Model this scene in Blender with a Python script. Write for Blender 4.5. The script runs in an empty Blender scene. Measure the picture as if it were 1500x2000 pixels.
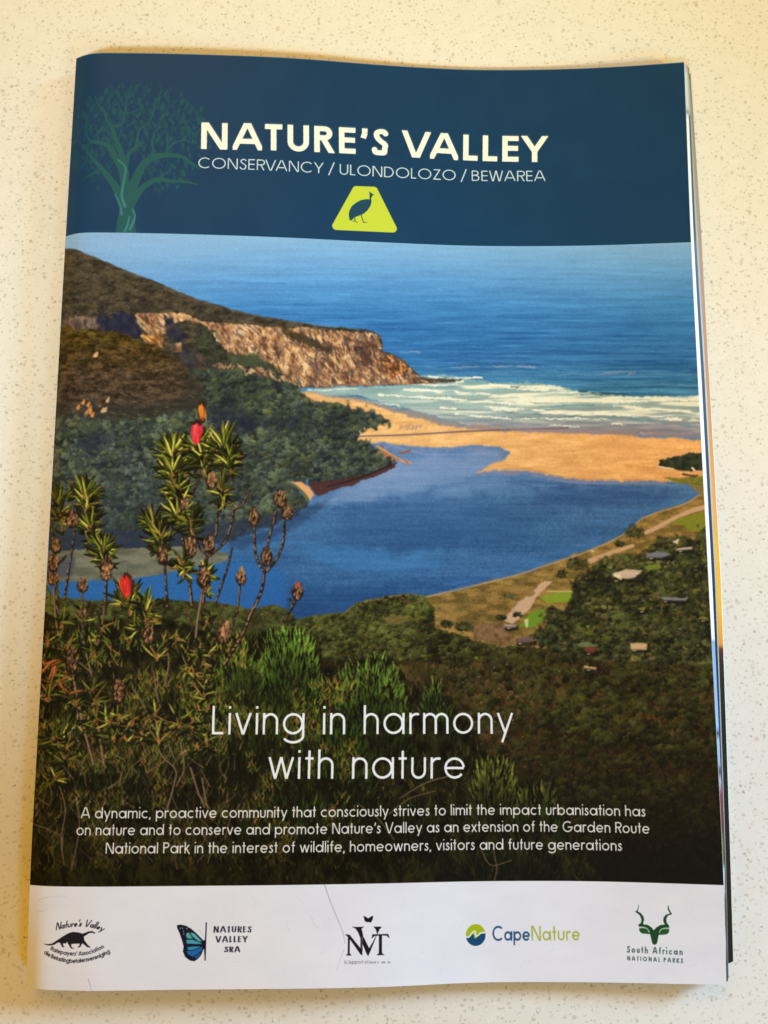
import bpy, bmesh, math, random
import numpy as np

S = bpy.context.scene
# ------------------------------------------------------------------ camera
CAM_LOC = np.array([-0.0012859, -0.0361273, 0.2499674])
CAM_ROT = np.array([0.1194456, -0.0118712, 0.0028075])
FPX = 1500.0                      # focal length for a 1500 px wide frame
cd = bpy.data.cameras.new("camera"); cam = bpy.data.objects.new("camera", cd)
S.collection.objects.link(cam); S.camera = cam
cam.location = CAM_LOC; cam.rotation_euler = CAM_ROT
cd.sensor_width = 36.0; cd.lens = FPX / 2000 * 36.0; cd.clip_start = 0.01; cd.clip_end = 20

# ------------------------------------------------------------------ world (dim room light)
w = bpy.data.worlds.new("World"); S.world = w; w.use_nodes = True
w.node_tree.nodes['Background'].inputs[0].default_value = (1.0, 0.53, 0.04, 1)
w.node_tree.nodes['Background'].inputs[1].default_value = 0.56

# ------------------------------------------------------------------ lamps
def area(name, loc, target, sx, sy, power, col, spread=180):
    l = bpy.data.lights.new(name, 'AREA'); l.shape = 'RECTANGLE'; l.size = sx; l.size_y = sy
    l.energy = power; l.color = col; l.spread = math.radians(spread)
    o = bpy.data.objects.new(name, l); S.collection.objects.link(o)
    from mathutils import Vector
    o.location = loc
    o.rotation_euler = (Vector(target) - Vector(loc)).to_track_quat('-Z', 'Y').to_euler()
    return o
from mathutils import Vector
def spot(name, loc, target, size, power, col, radius):
    l = bpy.data.lights.new(name, 'SPOT'); l.energy = power; l.color = col
    l.spot_size = math.radians(size); l.spot_blend = 1.0; l.shadow_soft_size = radius
    o = bpy.data.objects.new(name, l); S.collection.objects.link(o); o.location = loc
    o.rotation_euler = (Vector(target) - Vector(loc)).to_track_quat('-Z', 'Y').to_euler()
area("window_light", (1.15, 0.50, 0.55), (0, 0, 0), 0.30, 0.25, 3.96, (0.152, 0.848, 1.000))
area("warm_top_fill", (-0.3, 0.9, 1.0), (0, 0, 0), 0.6, 0.5, 3.36, (1.000, 0.500, 0.071))  # overhead fill, added to grade the counter warmer towards the top left
area("side_lamp", (0.55, -0.85, 0.72), (0, 0, 0), 0.20, 0.20, 3.60, (0.100, 0.633, 1.000))
spot("daylight_gap", (0.90, 0.35, 0.42), (0, -0.16, 0), 32, 63.49, (0.404, 0.641, 1.000), 0.13)
spot("daylight_left", (-0.22, -0.52, 0.66), (-0.06, 0.185, 0), 29, 24.80, (0.653, 0.903, 1.000), 0.05)
spot("warm_sunbeam", (0.60, -0.42, 0.56), (0.17, 0.19, 0), 33, 11.5, (1.0, 0.76, 0.10), 0.012)

S.view_settings.view_transform = 'Standard'; S.view_settings.look = 'None'
S.view_settings.exposure = 0.0; S.view_settings.gamma = 1.0
S.render.engine = 'CYCLES'
S.cycles.use_denoising = True

# ------------------------------------------------------------------ page surface
W, L = 0.20786, 0.297
KU = np.array([0, .02, .05, .1, .2, .35, .5, .65, .8, .9, 1.])
KV = np.array([0, .22, .9, 1.])
KH = np.array([[6.98, 9.14, 10.06, 10.05, 9.76, 8.69, 5.37, 3.26, 4.19, 5.86, 8.47],
               [7.66, 10.01, 10.78, 10.67, 10.0, 8.21, 5.21, 2.93, 3.48, 4.95, 7.03],
               [8.16, 8.7, 9.14, 9.3, 8.79, 8.24, 6.93, 5.07, 4.98, 6.87, 9.28],
               [6.17, 8.62, 9.25, 9.92, 9.02, 8.83, 8.14, 4.84, 5.15, 6.11, 7.13]]) / 1000
NU, NV = 208, 298
def gblur(a, s, ax):
    r = int(3 * s) + 1
    k = np.exp(-0.5 * (np.arange(-r, r + 1) / s) ** 2); k /= k.sum()
    a = np.moveaxis(a, ax, 0)
    lo = 2 * a[:1] - a[1:r + 1][::-1]; hi = 2 * a[-1:] - a[-r - 1:-1][::-1]
    p = np.concatenate([lo, a, hi], 0)
    out = sum(k[i] * p[i:i + a.shape[0]] for i in range(2 * r + 1))
    return np.moveaxis(out, 0, ax)
_uu = np.linspace(0, 1, NU); _vv = np.linspace(0, 1, NV)
_g = np.stack([np.interp(_uu, KU, r) for r in KH])
HG = np.stack([np.interp(_vv, KV, _g[:, i]) for i in range(NU)], 1)      # [v,u]
_near = gblur(HG, 1.6, 1); _far = gblur(HG, 9, 1)
_m = np.clip((_uu - .04) / .1, 0, 1)[None]
HG = _near * (1 - _m) + _far * _m
HG = gblur(HG, 14, 0)
def height(u, v):                 # u, v in 0..1
    u = np.clip(np.asarray(u, float), 0, 1) * (NU - 1); v = np.clip(np.asarray(v, float), 0, 1) * (NV - 1)
    i = np.minimum(u.astype(int), NU - 2); j = np.minimum(v.astype(int), NV - 2); a = u - i; b = v - j
    return ((HG[j, i] * (1 - a) + HG[j, i + 1] * a) * (1 - b) + (HG[j + 1, i] * (1 - a) + HG[j + 1, i + 1] * a) * b)
def rotm(e):
    cx, cy, cz = np.cos(e); sx, sy, sz = np.sin(e)
    return (np.array([[cz, -sz, 0], [sz, cz, 0], [0, 0, 1]]) @ np.array([[cy, 0, sy], [0, 1, 0], [-sy, 0, cy]])
            @ np.array([[1, 0, 0], [0, cx, -sx], [0, sx, cx]]))
RM = rotm(CAM_ROT)
def seen(u, v):                   # where a point of the page stands in the reference picture (tracing aid for the print)
    d = np.stack([(u - .5) * W - CAM_LOC[0], (.5 - v) * L - CAM_LOC[1], height(u, v) - CAM_LOC[2]], -1) @ RM
    return 750 + FPX * d[..., 0] / -d[..., 2], 1000 - FPX * d[..., 1] / -d[..., 2]
def page(pts):                    # reference-picture tracing -> flat page coordinates (mm)
    p = np.asarray(pts, float).reshape(-1, 2)
    u = (p[:, 0] - 100) / 1280; v = (p[:, 1] - 115) / 1810
    for _ in range(12):
        x, y = seen(u, v); e = 1e-4
        xu, yu = seen(u + e, v); xv, yv = seen(u, v + e)
        a, b, c, d = (xu - x) / e, (xv - x) / e, (yu - y) / e, (yv - y) / e
        det = a * d - b * c; rx, ry = p[:, 0] - x, p[:, 1] - y
        u = np.clip(u + (d * rx - b * ry) / det, -.02, 1.02); v = np.clip(v + (a * ry - c * rx) / det, -.02, 1.02)
    return np.stack([u * W * 1000, v * L * 1000], -1)

# =================================================================== THE PRINT
rng = np.random.default_rng(7)
def lerp(a, b, t): return a + (b - a) * t
def noise(h, w, cx, cy, seed, octs=3, gain=.5):
    r = np.random.default_rng(seed); out = np.zeros((h, w)); amp = 1; tot = 0
    for o in range(octs):
        gx = max(2, int(w / cx) + 3); gy = max(2, int(h / cy) + 3)
        g = r.random((gy, gx))
        x = np.arange(w) / cx; y = np.arange(h) / cy
        i = np.minimum(x.astype(int), gx - 2); j = np.minimum(y.astype(int), gy - 2)
        a = x - i; b = y - j; a = a * a * (3 - 2 * a); b = b * b * (3 - 2 * b)
        top = g[j][:, i] * (1 - a) + g[j][:, i + 1] * a
        bot = g[j + 1][:, i] * (1 - a) + g[j + 1][:, i + 1] * a
        out += amp * (top * (1 - b[:, None]) + bot * b[:, None]); tot += amp
        amp *= gain; cx = max(1.01, cx / 2); cy = max(1.01, cy / 2)
    return out / tot
def blur3(m, n=1):
    for _ in range(n):
        p = np.pad(m, 1, mode='edge')
        m = (p[:-2, 1:-1] + 2 * p[1:-1, 1:-1] + p[2:, 1:-1]) / 4
        p = np.pad(m, 1, mode='edge')
        m = (p[1:-1, :-2] + 2 * p[1:-1, 1:-1] + p[1:-1, 2:]) / 4
    return m

class Canvas:
    def __init__(s, x0, y0, w, h, scale=1.0):
        s.x0, s.y0, s.w, s.h, s.k = x0, y0, w, h, scale
        s.a = np.zeros((h, w, 3)); s.seed = 100
        if scale == 1:
            s.DX = (noise(h, w, 9, 9, 11, 3) - .5) + (noise(h, w, 28, 28, 13, 2) - .5) * .8 + (noise(h, w, 3, 3, 15, 1) - .5) * .5
            s.DY = (noise(h, w, 9, 9, 12, 3) - .5) + (noise(h, w, 28, 28, 14, 2) - .5) * .8 + (noise(h, w, 3, 3, 16, 1) - .5) * .5
            s.RG = noise(h, w, 26, 4, 17, 3)
    def box(s, x0, y0, x1, y1):
        return (max(0, int((x0 - s.x0) * s.k)), max(0, int((y0 - s.y0) * s.k)),
                min(s.w, int((x1 - s.x0) * s.k) + 2), min(s.h, int((y1 - s.y0) * s.k) + 2))
    def mask(s, pts, rough=0, soft=1):
        """soft even-odd fill of an outline; returns (slice, mask)"""
        p = np.asarray(pts, float); pad = rough + 3 / s.k
        X0, Y0, X1, Y1 = s.box(p[:, 0].min() - pad, p[:, 1].min() - pad, p[:, 0].max() + pad, p[:, 1].max() + pad)
        if X1 <= X0 or Y1 <= Y0: return None, None
        acc = 0
        ss = 2
        for oy in (.25, .75):
            for ox in (.25, .75):
                gx = (np.arange(X0, X1) + ox) / s.k + s.x0; gy = (np.arange(Y0, Y1) + oy) / s.k + s.y0
                gx, gy = np.meshgrid(gx, gy)
                if rough:
                    gx = gx + s.DX[Y0:Y1, X0:X1] * rough * 2; gy = gy + s.DY[Y0:Y1, X0:X1] * rough * 2
                ins = np.zeros(gx.shape, bool)
                q = np.roll(p, -1, 0)
                for (ax, ay), (bx, by) in zip(p, q):
                    if ay == by: continue
                    c = ((ay > gy) != (by > gy))
                    ins ^= c & (gx < (bx - ax) * (gy - ay) / (by - ay) + ax)
                acc = acc + ins
        m = acc / 4.0
        if soft > 0: m = blur3(m, soft)
        return (slice(Y0, Y1), slice(X0, X1)), m
    def fill(s, pts, col, rough=0, alpha=1, soft=1):
        sl, m = s.mask(pts, rough, soft)
        if sl is None: return
        if not isinstance(col, np.ndarray) or col.ndim < 3: c = np.asarray(col, float)
        else: c = col[sl]
        m = (m * alpha)[..., None]
        s.a[sl] = s.a[sl] * (1 - m) + c * m
    def full(s, pts, rough=0, soft=1):
        M = np.zeros((s.h, s.w)); sl, m = s.mask(pts, rough, soft)
        if sl is not None: M[sl] = m
        return M
    def put(s, M, col):
        M = M[..., None]; s.a = s.a * (1 - M) + np.asarray(col, float) * M
    def seg(s, ax, ay, bx, by, w0, w1, col, alpha=1.0, clip=None):
        r = max(w0, w1) / 2 + 1.5 / s.k
        X0, Y0, X1, Y1 = s.box(min(ax, bx) - r, min(ay, by) - r, max(ax, bx) + r, max(ay, by) + r)
        if X1 <= X0 or Y1 <= Y0: return
        gx = ((np.arange(X0, X1) + .5) / s.k + s.x0)[None]; gy = ((np.arange(Y0, Y1) + .5) / s.k + s.y0)[:, None]
        dx, dy = bx - ax, by - ay; l2 = dx * dx + dy * dy + 1e-9
        t = np.clip(((gx - ax) * dx + (gy - ay) * dy) / l2, 0, 1)
        d = np.hypot(gx - ax - t * dx, gy - ay - t * dy)
        m = np.clip((w0 * (1 - t) + w1 * t) / 2 - d * 1.0 + .5 / s.k, 0, 1 / s.k) * s.k * alpha
        if clip is not None: m = m * clip[Y0:Y1, X0:X1]
        m = m[..., None]; v = s.a[Y0:Y1, X0:X1]
        v += (np.asarray(col, float) - v) * m
    def line(s, pts, w0, w1, col, alpha=1.0, smooth=True, clip=None, rough=0):
        p = np.asarray(pts, float)
        if smooth and len(p) > 2: p = catmull(p)
        n = len(p) - 1
        r = max(w0, w1) / 2 + 2 / s.k
        X0, Y0, X1, Y1 = s.box(p[:, 0].min() - r, p[:, 1].min() - r, p[:, 0].max() + r, p[:, 1].max() + r)
        if X1 <= X0 or Y1 <= Y0: return
        gx = ((np.arange(X0, X1) + .5) / s.k + s.x0)[None]; gy = ((np.arange(Y0, Y1) + .5) / s.k + s.y0)[:, None]
        m = np.zeros((Y1 - Y0, X1 - X0))
        if rough:
            gx = gx + s.DX[Y0:Y1, X0:X1] * rough; gy = gy + s.DY[Y0:Y1, X0:X1] * rough
        for i in range(n):
            ax, ay = p[i]; bx, by = p[i + 1]; dx, dy = bx - ax, by - ay; l2 = dx * dx + dy * dy + 1e-9
            t = np.clip(((gx - ax) * dx + (gy - ay) * dy) / l2, 0, 1)
            d = np.hypot(gx - ax - t * dx, gy - ay - t * dy)
            ww = lerp(w0, w1, (i + t) / n) / 2
            m = np.maximum(m, np.clip(ww - d + .5 / s.k, 0, 1 / s.k) * s.k)
        m *= alpha
        if rough: m = m * np.clip((s.RG[Y0:Y1, X0:X1] - .34) * 6, 0, 1)
        if clip is not None: m = m * clip[Y0:Y1, X0:X1]
        m = m[..., None]; v = s.a[Y0:Y1, X0:X1]
        v += (np.asarray(col, float) - v) * m
def catmull(p, n=6):
    p = np.asarray(p, float); q = np.vstack([2 * p[0] - p[1], p, 2 * p[-1] - p[-2]]); out = []
    for i in range(1, len(q) - 2):
        for t in np.arange(n) / n:
            out.append(.5 * (2 * q[i] + (q[i + 1] - q[i - 1]) * t + (2 * q[i - 1] - 5 * q[i] + 4 * q[i + 1] - q[i + 2]) * t * t
                             + (3 * q[i] - q[i - 1] - 3 * q[i + 1] + q[i + 2]) * t ** 3))
    out.append(p[-1]); return np.array(out)
def zm(x0, y0, k, pts): return [(x0 + x / k, y0 + y / k) for x, y in pts]

# ---------------------------------------------------------------- the landscape photograph on the cover
#@LANDSCAPE
P = Canvas(40, 440, 1400, 1305)
H_, W_ = P.h, P.w
YY, XX = np.mgrid[0:H_, 0:W_].astype(float); XX += P.x0; YY += P.y0
def C(*c): return np.array(c, float)
def ramp(v, tab):
    k = [t[0] for t in tab]; return np.stack([np.interp(v, k, [t[1][i] for t in tab]) for i in range(3)], -1)
def N(cx, cy, seed, octs=3, gain=.5): return noise(H_, W_, cx, cy, seed, octs, gain)
def tex(c0, c1, n, lo=.3, hi=.7):
    t = np.clip((n - lo) / (hi - lo), 0, 1)[..., None]; return np.asarray(c0, float) * (1 - t) + np.asarray(c1, float) * t

# sea
sea = ramp(YY, [(455, (142, 184, 226)), (500, (120, 170, 220)), (550, (94, 152, 210)), (600, (68, 132, 194)), (650, (54, 116, 178)),
                (700, (50, 108, 166)), (745, (62, 120, 164)), (800, (74, 128, 160)), (900, (74, 128, 160))])
lf = np.clip((560 - XX) / 420, 0, 1) * np.clip((640 - YY) / 150, 0, 1)
sea = lerp(sea, C(142, 176, 220), (lf * .6)[..., None])
sn = N(120, 5, 21, 4, .6) - .5; sn2 = N(40, 3, 22, 2) - .5
sea = sea + (sn * np.interp(YY, [460, 560, 760], [10, 34, 74]) + sn2 * np.interp(YY, [460, 600, 760], [6, 18, 34]))[..., None] * C(.75, .95, 1)
P.a[:] = sea
for x0, x1, y, c, th in [(960, 1366, 706, (60, 120, 180), 3), (1000, 1366, 722, (24, 80, 140), 4), (900, 1366, 731, (95, 142, 180), 3), (1050, 1366, 741, (26, 84, 140), 4),
                     (820, 1050, 716, (170, 165, 180), 4), (1150, 1240, 728, (150, 140, 155), 6), (780, 820, 687, (170, 180, 200), 3), (1120, 1366, 752, (100, 150, 185), 3),
                     (1130, 1366, 757, (20, 74, 120), 3), (860, 1130, 726, (90, 140, 180), 3), (330, 560, 553, (50, 118, 190), 2), (500, 760, 566, (48, 116, 188), 2)]:
    P.line([(x0, y), ((2 * x0 + x1) / 3, y + 1.5), ((x0 + 2 * x1) / 3, y - 1), (x1, y + 1)], 1, th, c, .6, rough=3)
# surf zone
zone = P.full([(800, 733), (860, 732), (960, 747), (1060, 750), (1140, 765), (1240, 775), (1375, 774), (1375, 850), (1250, 850), (1100, 850), (940, 838), (820, 806), (700, 774), (590, 770), (620, 756), (760, 753), (830, 748)], 3, 2)
shal = ramp(YY, [(740, (120, 158, 168)), (775, (160, 182, 176)), (815, (140, 156, 160)), (832, (140, 140, 148)), (850, (150, 136, 140))])
P.put(zone, shal + (N(70, 5, 23, 3)[..., None] - .5) * 50)
fo = N(110, 7, 24, 4, .6); fm = np.clip((fo - .49) / .14, 0, 1) * zone * np.interp(YY, [735, 752, 800, 822, 835], [.2, 1, .95, .5, 0]) * np.clip((XX - 760) / 160, .05, 1)
P.put(fm, (236, 233, 212))
for pts, w0, w1 in [([(838, 734), (880, 738), (940, 739)], 3, 7), ([(800, 750), (870, 752), (905, 744)], 3, 4), ([(958, 749), (985, 753), (1000, 758)], 6, 5),
                    ([(1003, 757), (1060, 761), (1137, 768)], 9, 5), ([(790, 761), (860, 765), (960, 772), (1070, 783)], 5, 7), ([(700, 758), (640, 762), (600, 763)], 2, 2), ([(740, 771), (860, 778), (960, 784), (1050, 790)], 4, 6),
                    ([(1180, 786), (1260, 781), (1366, 778)], 5, 10), ([(1200, 793), (1290, 800), (1366, 806)], 6, 6), ([(960, 798), (1010, 800), (1090, 806), (1180, 808), (1260, 814), (1366, 822)], 7, 5),
                    ([(890, 809), (960, 815), (1050, 818), (1160, 817), (1200, 823)], 4, 2), ([(860, 796), (890, 798)], 4, 3), ([(940, 791), (990, 797), (1030, 802)], 4, 4), ([(615, 770), (700, 783), (780, 792)], 2, 2), ([(1195, 827), (1220, 829)], 3, 2), ([(1253, 845), (1275, 847)], 4, 3), ([(1060, 829), (1130, 833)], 2, 2)]:
    P.line(pts, w0, w1, (240, 237, 218), .95, rough=4)
for pts, w0, w1, c in [([(1000, 755), (1030, 757)], 5, 3, (60, 84, 96)), ([(1135, 766), (1180, 769), (1240, 769)], 9, 2, (38, 76, 88)), ([(1075, 796), (1110, 791), (1160, 790)], 3, 6, (92, 142, 152)),
                    ([(990, 806), (1070, 811), (1150, 814)], 2, 2, (92, 118, 130)), ([(1180, 812), (1260, 822), (1366, 832)], 3, 9, (110, 140, 160)), ([(1280, 840), (1366, 846)], 3, 8, (118, 132, 148))]:
    P.line(pts, w0, w1, c, .8, rough=3)
# wet sand, beach
P.fill([(600, 766), (700, 778), (800, 802), (900, 828), (1000, 838), (1120, 842), (1375, 850), (1375, 866), (1100, 862), (850, 842), (700, 800), (590, 775)], (156, 134, 128), 3, .85, 3)
sand = tex((222, 172, 112), (240, 190, 128), N(30, 9, 31), .2, .8) + (N(3, 3, 32, 1)[..., None] - .5) * 14
sand = sand + np.clip((XX - 900) / 900, 0, .5)[..., None] * C(-2, -22, -30)
beach = [(585, 765), (640, 775), (700, 785), (760, 800), (800, 815), (880, 833), (960, 842), (1080, 846), (1200, 849), (1280, 854), (1375, 859), (1375, 940), (1330, 942), (1250, 939), (1180, 938), (1110, 935), (1060, 924),
         (1020, 917), (945, 921), (600, 921)]
# lagoon first, beach over it
lag = ramp(YY, [(860, (92, 122, 166)), (930, (80, 116, 160)), (1000, (66, 106, 150)), (1080, (56, 98, 144)), (1200, (44, 86, 136))])
lag = lag + (N(160, 26, 41, 3)[..., None] - .5) * C(24, 26, 26) + (N(3, 3, 42, 1)[..., None] - .5) * 16
lt = np.exp(-((XX - 780) / 130) ** 2 - ((YY - 930) / 40) ** 2); lag = lerp(lag, C(122, 148, 186), (lt * .85)[..., None])
ltl = np.clip((560 - XX) / 200, 0, 1) * np.clip((YY - 1000) / 60, 0, 1); lag = lerp(lag, C(44, 104, 160), (ltl * .6)[..., None])
P.put(P.full([(560, 850), (1380, 850), (1380, 1260), (40, 1260), (40, 1040), (520, 960)], 0, 0), lag)
for pts, w0, w1, c, al in [([(600, 1010), (660, 985), (730, 960), (790, 945)], 6, 10, (96, 140, 190), .5), ([(560, 1060), (640, 1070), (740, 1085), (860, 1078)], 10, 16, (62, 122, 184), .5),
                    ([(850, 950), (900, 925), (960, 905), (1000, 890)], 3, 5, (130, 160, 200), .6), ([(600, 1095), (720, 1110), (840, 1100)], 10, 18, (56, 114, 176), .4), ([(840, 960), (900, 940), (960, 925)], 12, 16, (58, 96, 152), .45),
                    ([(1170, 1070), (1160, 1040), (1190, 1012), (1280, 990), (1355, 972)], 20, 10, (64, 116, 184), .75), ([(870, 1140), (960, 1118), (1060, 1095), (1160, 1062)], 14, 22, (62, 116, 184), .8),
                    ([(470, 1050), (530, 1030), (600, 990)], 6, 3, (92, 150, 206), .7), ([(640, 1040), (700, 1000), (790, 975), (860, 975)], 24, 30, (48, 92, 148), .35), ([(1000, 940), (1150, 952), (1300, 948)], 14, 8, (50, 84, 140), .6),
                    ([(700, 960), (800, 940)], 8, 18, (104, 146, 198), .45), ([(980, 925), (1060, 932)], 6, 6, (126, 138, 180), .6)]:
    P.line(pts, w0, w1, np.array(c) * C(1, .97, .9), al * .6, rough=3)
def soft(pts, c, al, n=14, rough=8):
    P.fill(pts, c, rough, al, n)
soft([(600, 985), (700, 945), (770, 915), (850, 890), (960, 880), (990, 890), (940, 925), (860, 940), (780, 962), (690, 985)], (128, 150, 186), .6, 20, 10)
soft([(700, 960), (790, 922), (900, 912), (1000, 930), (900, 975), (800, 990)], (104, 136, 176), .45, 30, 14)
soft([(560, 1075), (640, 1072), (800, 1085), (900, 1096), (800, 1120), (640, 1104)], (66, 124, 176), .45, 20, 12)
soft([(660, 1010), (820, 965), (1000, 970), (1100, 1000), (1000, 1060), (800, 1080), (680, 1060)], (42, 80, 126), .42, 30, 20)
soft([(1050, 950), (1200, 958), (1330, 958), (1300, 978), (1150, 1000), (1040, 990)], (42, 74, 124), .5, 20, 12)
soft([(520, 1190), (600, 1150), (760, 1140), (800, 1165), (700, 1190), (600, 1215)], (28, 66, 112), .55, 24, 12)
soft([(440, 1060), (540, 1028), (604, 990), (650, 968), (620, 1000), (540, 1050), (470, 1076)], (40, 60, 92), .6, 16, 8)
rip = N(70, 4, 47, 3) - .5; lm = P.full([(60, 1120), (440, 1070), (560, 990), (660, 900), (1380, 860), (1380, 1000), (1000, 1140), (560, 1240), (60, 1240)], 0, 20)
P.a += (rip * 20 * lm)[..., None] * C(.9, 1, 1)
P.line([(1360, 975), (1290, 1000), (1215, 1050), (1130, 1084), (1000, 1122), (850, 1162)], 14, 10, (88, 128, 172), .35, rough=4)
sand = sand + (np.clip((N(60, 6, 34, 3) - .5) * 4, -1, 1) * 9)[..., None]
bm_ = P.full(beach, 3, 3)
chan = P.full([(745, 862), (800, 872), (860, 874), (930, 869), (975, 872), (997, 884), (985, 898), (955, 908), (944, 917), (800, 960), (740, 930), (700, 870)], 2, 2)
P.line([(940, 921), (1020, 922), (1060, 928), (1110, 938), (1180, 942), (1330, 945)], 13, 9, (140, 134, 160), .55, rough=3)
P.line([(740, 868), (800, 878), (900, 877), (980, 878), (998, 888), (960, 912)], 10, 9, (126, 134, 168), .55, rough=3)
P.put(bm_ * (1 - chan), sand)
P.put(blur3(bm_ * (1 - chan), 1) * np.clip((N(34, 7, 33, 3) - .5) * 4, 0, .35), (206, 150, 96))
P.line([(948, 918), (1020, 915), (1062, 922), (1112, 933), (1180, 936), (1330, 939)], 4, 4, (190, 138, 92), .7, rough=2)
P.line([(760, 868), (820, 885), (880, 888), (950, 885)], 3, 2, (140, 150, 190), .6)
P.line([(700, 852), (800, 849), (900, 843), (1000, 839), (1110, 836)], 3, 4, (110, 92, 100), .85)
P.line([(1000, 838), (1200, 846), (1370, 852)], 5, 6, (146, 128, 134), .75)
for _ in range(26):
    x, y = rng.uniform(780, 830), rng.uniform(832, 840); P.seg(x, y, x + 3, y - 3, 2, 2, (170, 140, 130), .8)
for _ in range(120):
    x, y = rng.uniform(960, 1340), rng.uniform(866, 925); P.seg(x, y, x + rng.uniform(4, 16), y + rng.uniform(-1, 2), 1, 1.5, (196, 140, 88), .35)
P.line([(800, 880), (790, 884), (780, 884)], 5, 3, (150, 84, 54), .9)

# far headland
veg = tex((48, 46, 42), (86, 77, 62), N(16, 7, 51, 4, .6)) + (N(4, 3, 52, 2)[..., None] - .5) * 34
head = [(40, 484), (128, 485), (150, 487), (172, 497), (215, 514), (260, 534), (310, 552), (345, 568), (380, 583), (450, 603), (520, 619), (600, 632), (650, 639), (700, 642), (728, 647), (742, 656), (748, 672), (747, 686),
        (764, 690), (782, 699), (796, 712), (808, 724), (826, 737), (852, 740), (894, 742), (888, 746), (830, 750), (770, 752), (700, 752), (640, 756), (588, 758), (560, 900), (40, 900)]
P.fill(head, veg, 1.5)
P.line([(128, 487), (172, 499), (260, 536), (380, 585), (520, 621), (700, 644)], 2, 2, (120, 108, 88), .35)
rn = N(14, 22, 53, 4, .6)
sh = XX * .55 + YY
rk = noise(H_, W_, 20, 6, 54, 3)
def rotn(ang, cx, cy, seed, octs=3):
    n0 = noise(2000, 2000, cx, cy, seed, octs, .6); c_, s_ = math.cos(ang), math.sin(ang)
    xx, yy = XX - 740, YY - 1090
    return n0[np.clip((-xx * s_ + yy * c_ + 1000).astype(int), 0, 1999), np.clip((xx * c_ + yy * s_ + 1000).astype(int), 0, 1999)]
r1 = rotn(.75, 34, 7, 531, 4); r2 = rotn(1.25, 26, 6, 532, 4); r3_ = rotn(-.5, 24, 7, 533, 3)
rn = .36 * r1 + .34 * r2 + .3 * rn; rn = np.clip((rn - .5) * 2.3 + .5, 0, 1)
rock = ramp(rn, [(.2, (96, 70, 58)), (.40, (168, 122, 88)), (.52, (214, 168, 120)), (.66, (236, 196, 150)), (.8, (244, 212, 168))]) + (rk[..., None] - .5) * 44
rock = lerp(rock, C(72, 56, 58), (np.clip((r2 - .56) / .06, 0, 1) * np.clip((XX - 420) / 200, .3, 1) * .8)[..., None]); rock = lerp(rock, C(84, 66, 62), (np.clip((r1 - .6) / .05, 0, 1) * .7)[..., None])
cl = P.full([(266, 612), (300, 614), (332, 610), (366, 614), (392, 628), (440, 632), (500, 634), (560, 642), (600, 640), (650, 646), (700, 648), (730, 652), (741, 660), (747, 674), (746, 688), (763, 692), (781, 701), (795, 714), (807, 726), (825, 739), (850, 742), (888, 743.5),
             (830, 749), (770, 751), (700, 752), (640, 755), (592, 756), (572, 742), (540, 716), (500, 697), (450, 690), (428, 668), (410, 645), (386, 630), (360, 626), (330, 640), (300, 650), (280, 640)], 3, 1)
P.put(cl, rock)
rr = np.random.default_rng(5)
for _ in range(150):            # cracks and ledges, running down to the right
    x = rr.uniform(390, 830); y = rr.uniform(630, 752)
    l = rr.uniform(5, 22); a = rr.choice([rr.uniform(.5, 1.1), rr.uniform(1.4, 2.3)])
    dk = rr.random() < .62
    P.seg(x, y, x + l * math.cos(a), y + l * math.sin(a), rr.uniform(1.2, 4), .6, (88, 62, 58) if dk else (250, 214, 166), rr.uniform(.35, .8), cl)
P.fill([(690, 652), (738, 662), (744, 680), (728, 700), (700, 730), (690, 700), (700, 680), (680, 664)], lerp(rock, C(70, 50, 46), .62), 9, .8, 2)
P.fill([(745, 690), (775, 698), (795, 712), (790, 730), (760, 735), (748, 720)], rock * C(1, .82, .6), 6, .8, 2)
P.fill([(560, 640), (600, 655), (640, 680), (660, 690), (630, 690), (590, 668), (550, 655)], veg * C(1.05, .95, .8), 8, .8, 2)
for _ in range(60):
    x = rr.uniform(620, 800); y0 = np.interp(x, [620, 740, 760, 800], [650, 668, 692, 714]) + rr.uniform(0, 20); l = rr.uniform(10, 34)
    P.line([(x, y0), (x + rr.uniform(-5, 8), y0 + l * .5), (x + rr.uniform(-4, 14), min(749, y0 + l))], rr.uniform(2, 5), 1, (62, 44, 44), .62, rough=5, clip=cl)
for _ in range(50):
    x = rr.uniform(430, 810); y0 = rr.uniform(650, 740); l = rr.uniform(6, 20)
    P.line([(x, y0), (x + rr.uniform(-3, 6), y0 + l * .5), (x + rr.uniform(-2, 12), y0 + l)], rr.uniform(2, 5), 1.5, (244, 204, 158), .6, rough=5, clip=cl)
P.line([(741, 660), (746, 676), (744, 692), (750, 706)], 6, 9, (58, 42, 44), .75, rough=5); P.line([(764, 694), (782, 702), (796, 716)], 3, 4, (96, 66, 54), .6, rough=4)
P.line([(812, 738), (850, 743), (893, 743)], 6, 3, (84, 64, 58), .85, rough=4)
for rx_ in (838, 852, 866, 880, 897): P.seg(rx_, 743, rx_ + 5, 740, 4, 2, (70, 56, 54), .8)
P.line([(620, 752), (700, 751), (800, 748)], 5, 4, (150, 110, 92), .6)
P.fill([(395, 640), (420, 650), (432, 672), (455, 692), (500, 698), (540, 720), (560, 738), (520, 728), (480, 716), (430, 712), (390, 690), (370, 660)], veg * C(.78, .92, .9), 8, .95, 1)
P.fill([(440, 688), (500, 692), (520, 706), (500, 716), (455, 712)], (78, 86, 62), 4, .6, 2)
P.fill([(420, 712), (470, 716), (520, 724), (560, 738), (585, 756), (596, 780), (570, 770), (530, 742), (480, 730), (430, 722)], rock, 12, .8, 1)
P.fill([(540, 715), (575, 725), (592, 756), (585, 762), (560, 740)], rock * .8, 4, .8, 1)
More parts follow.
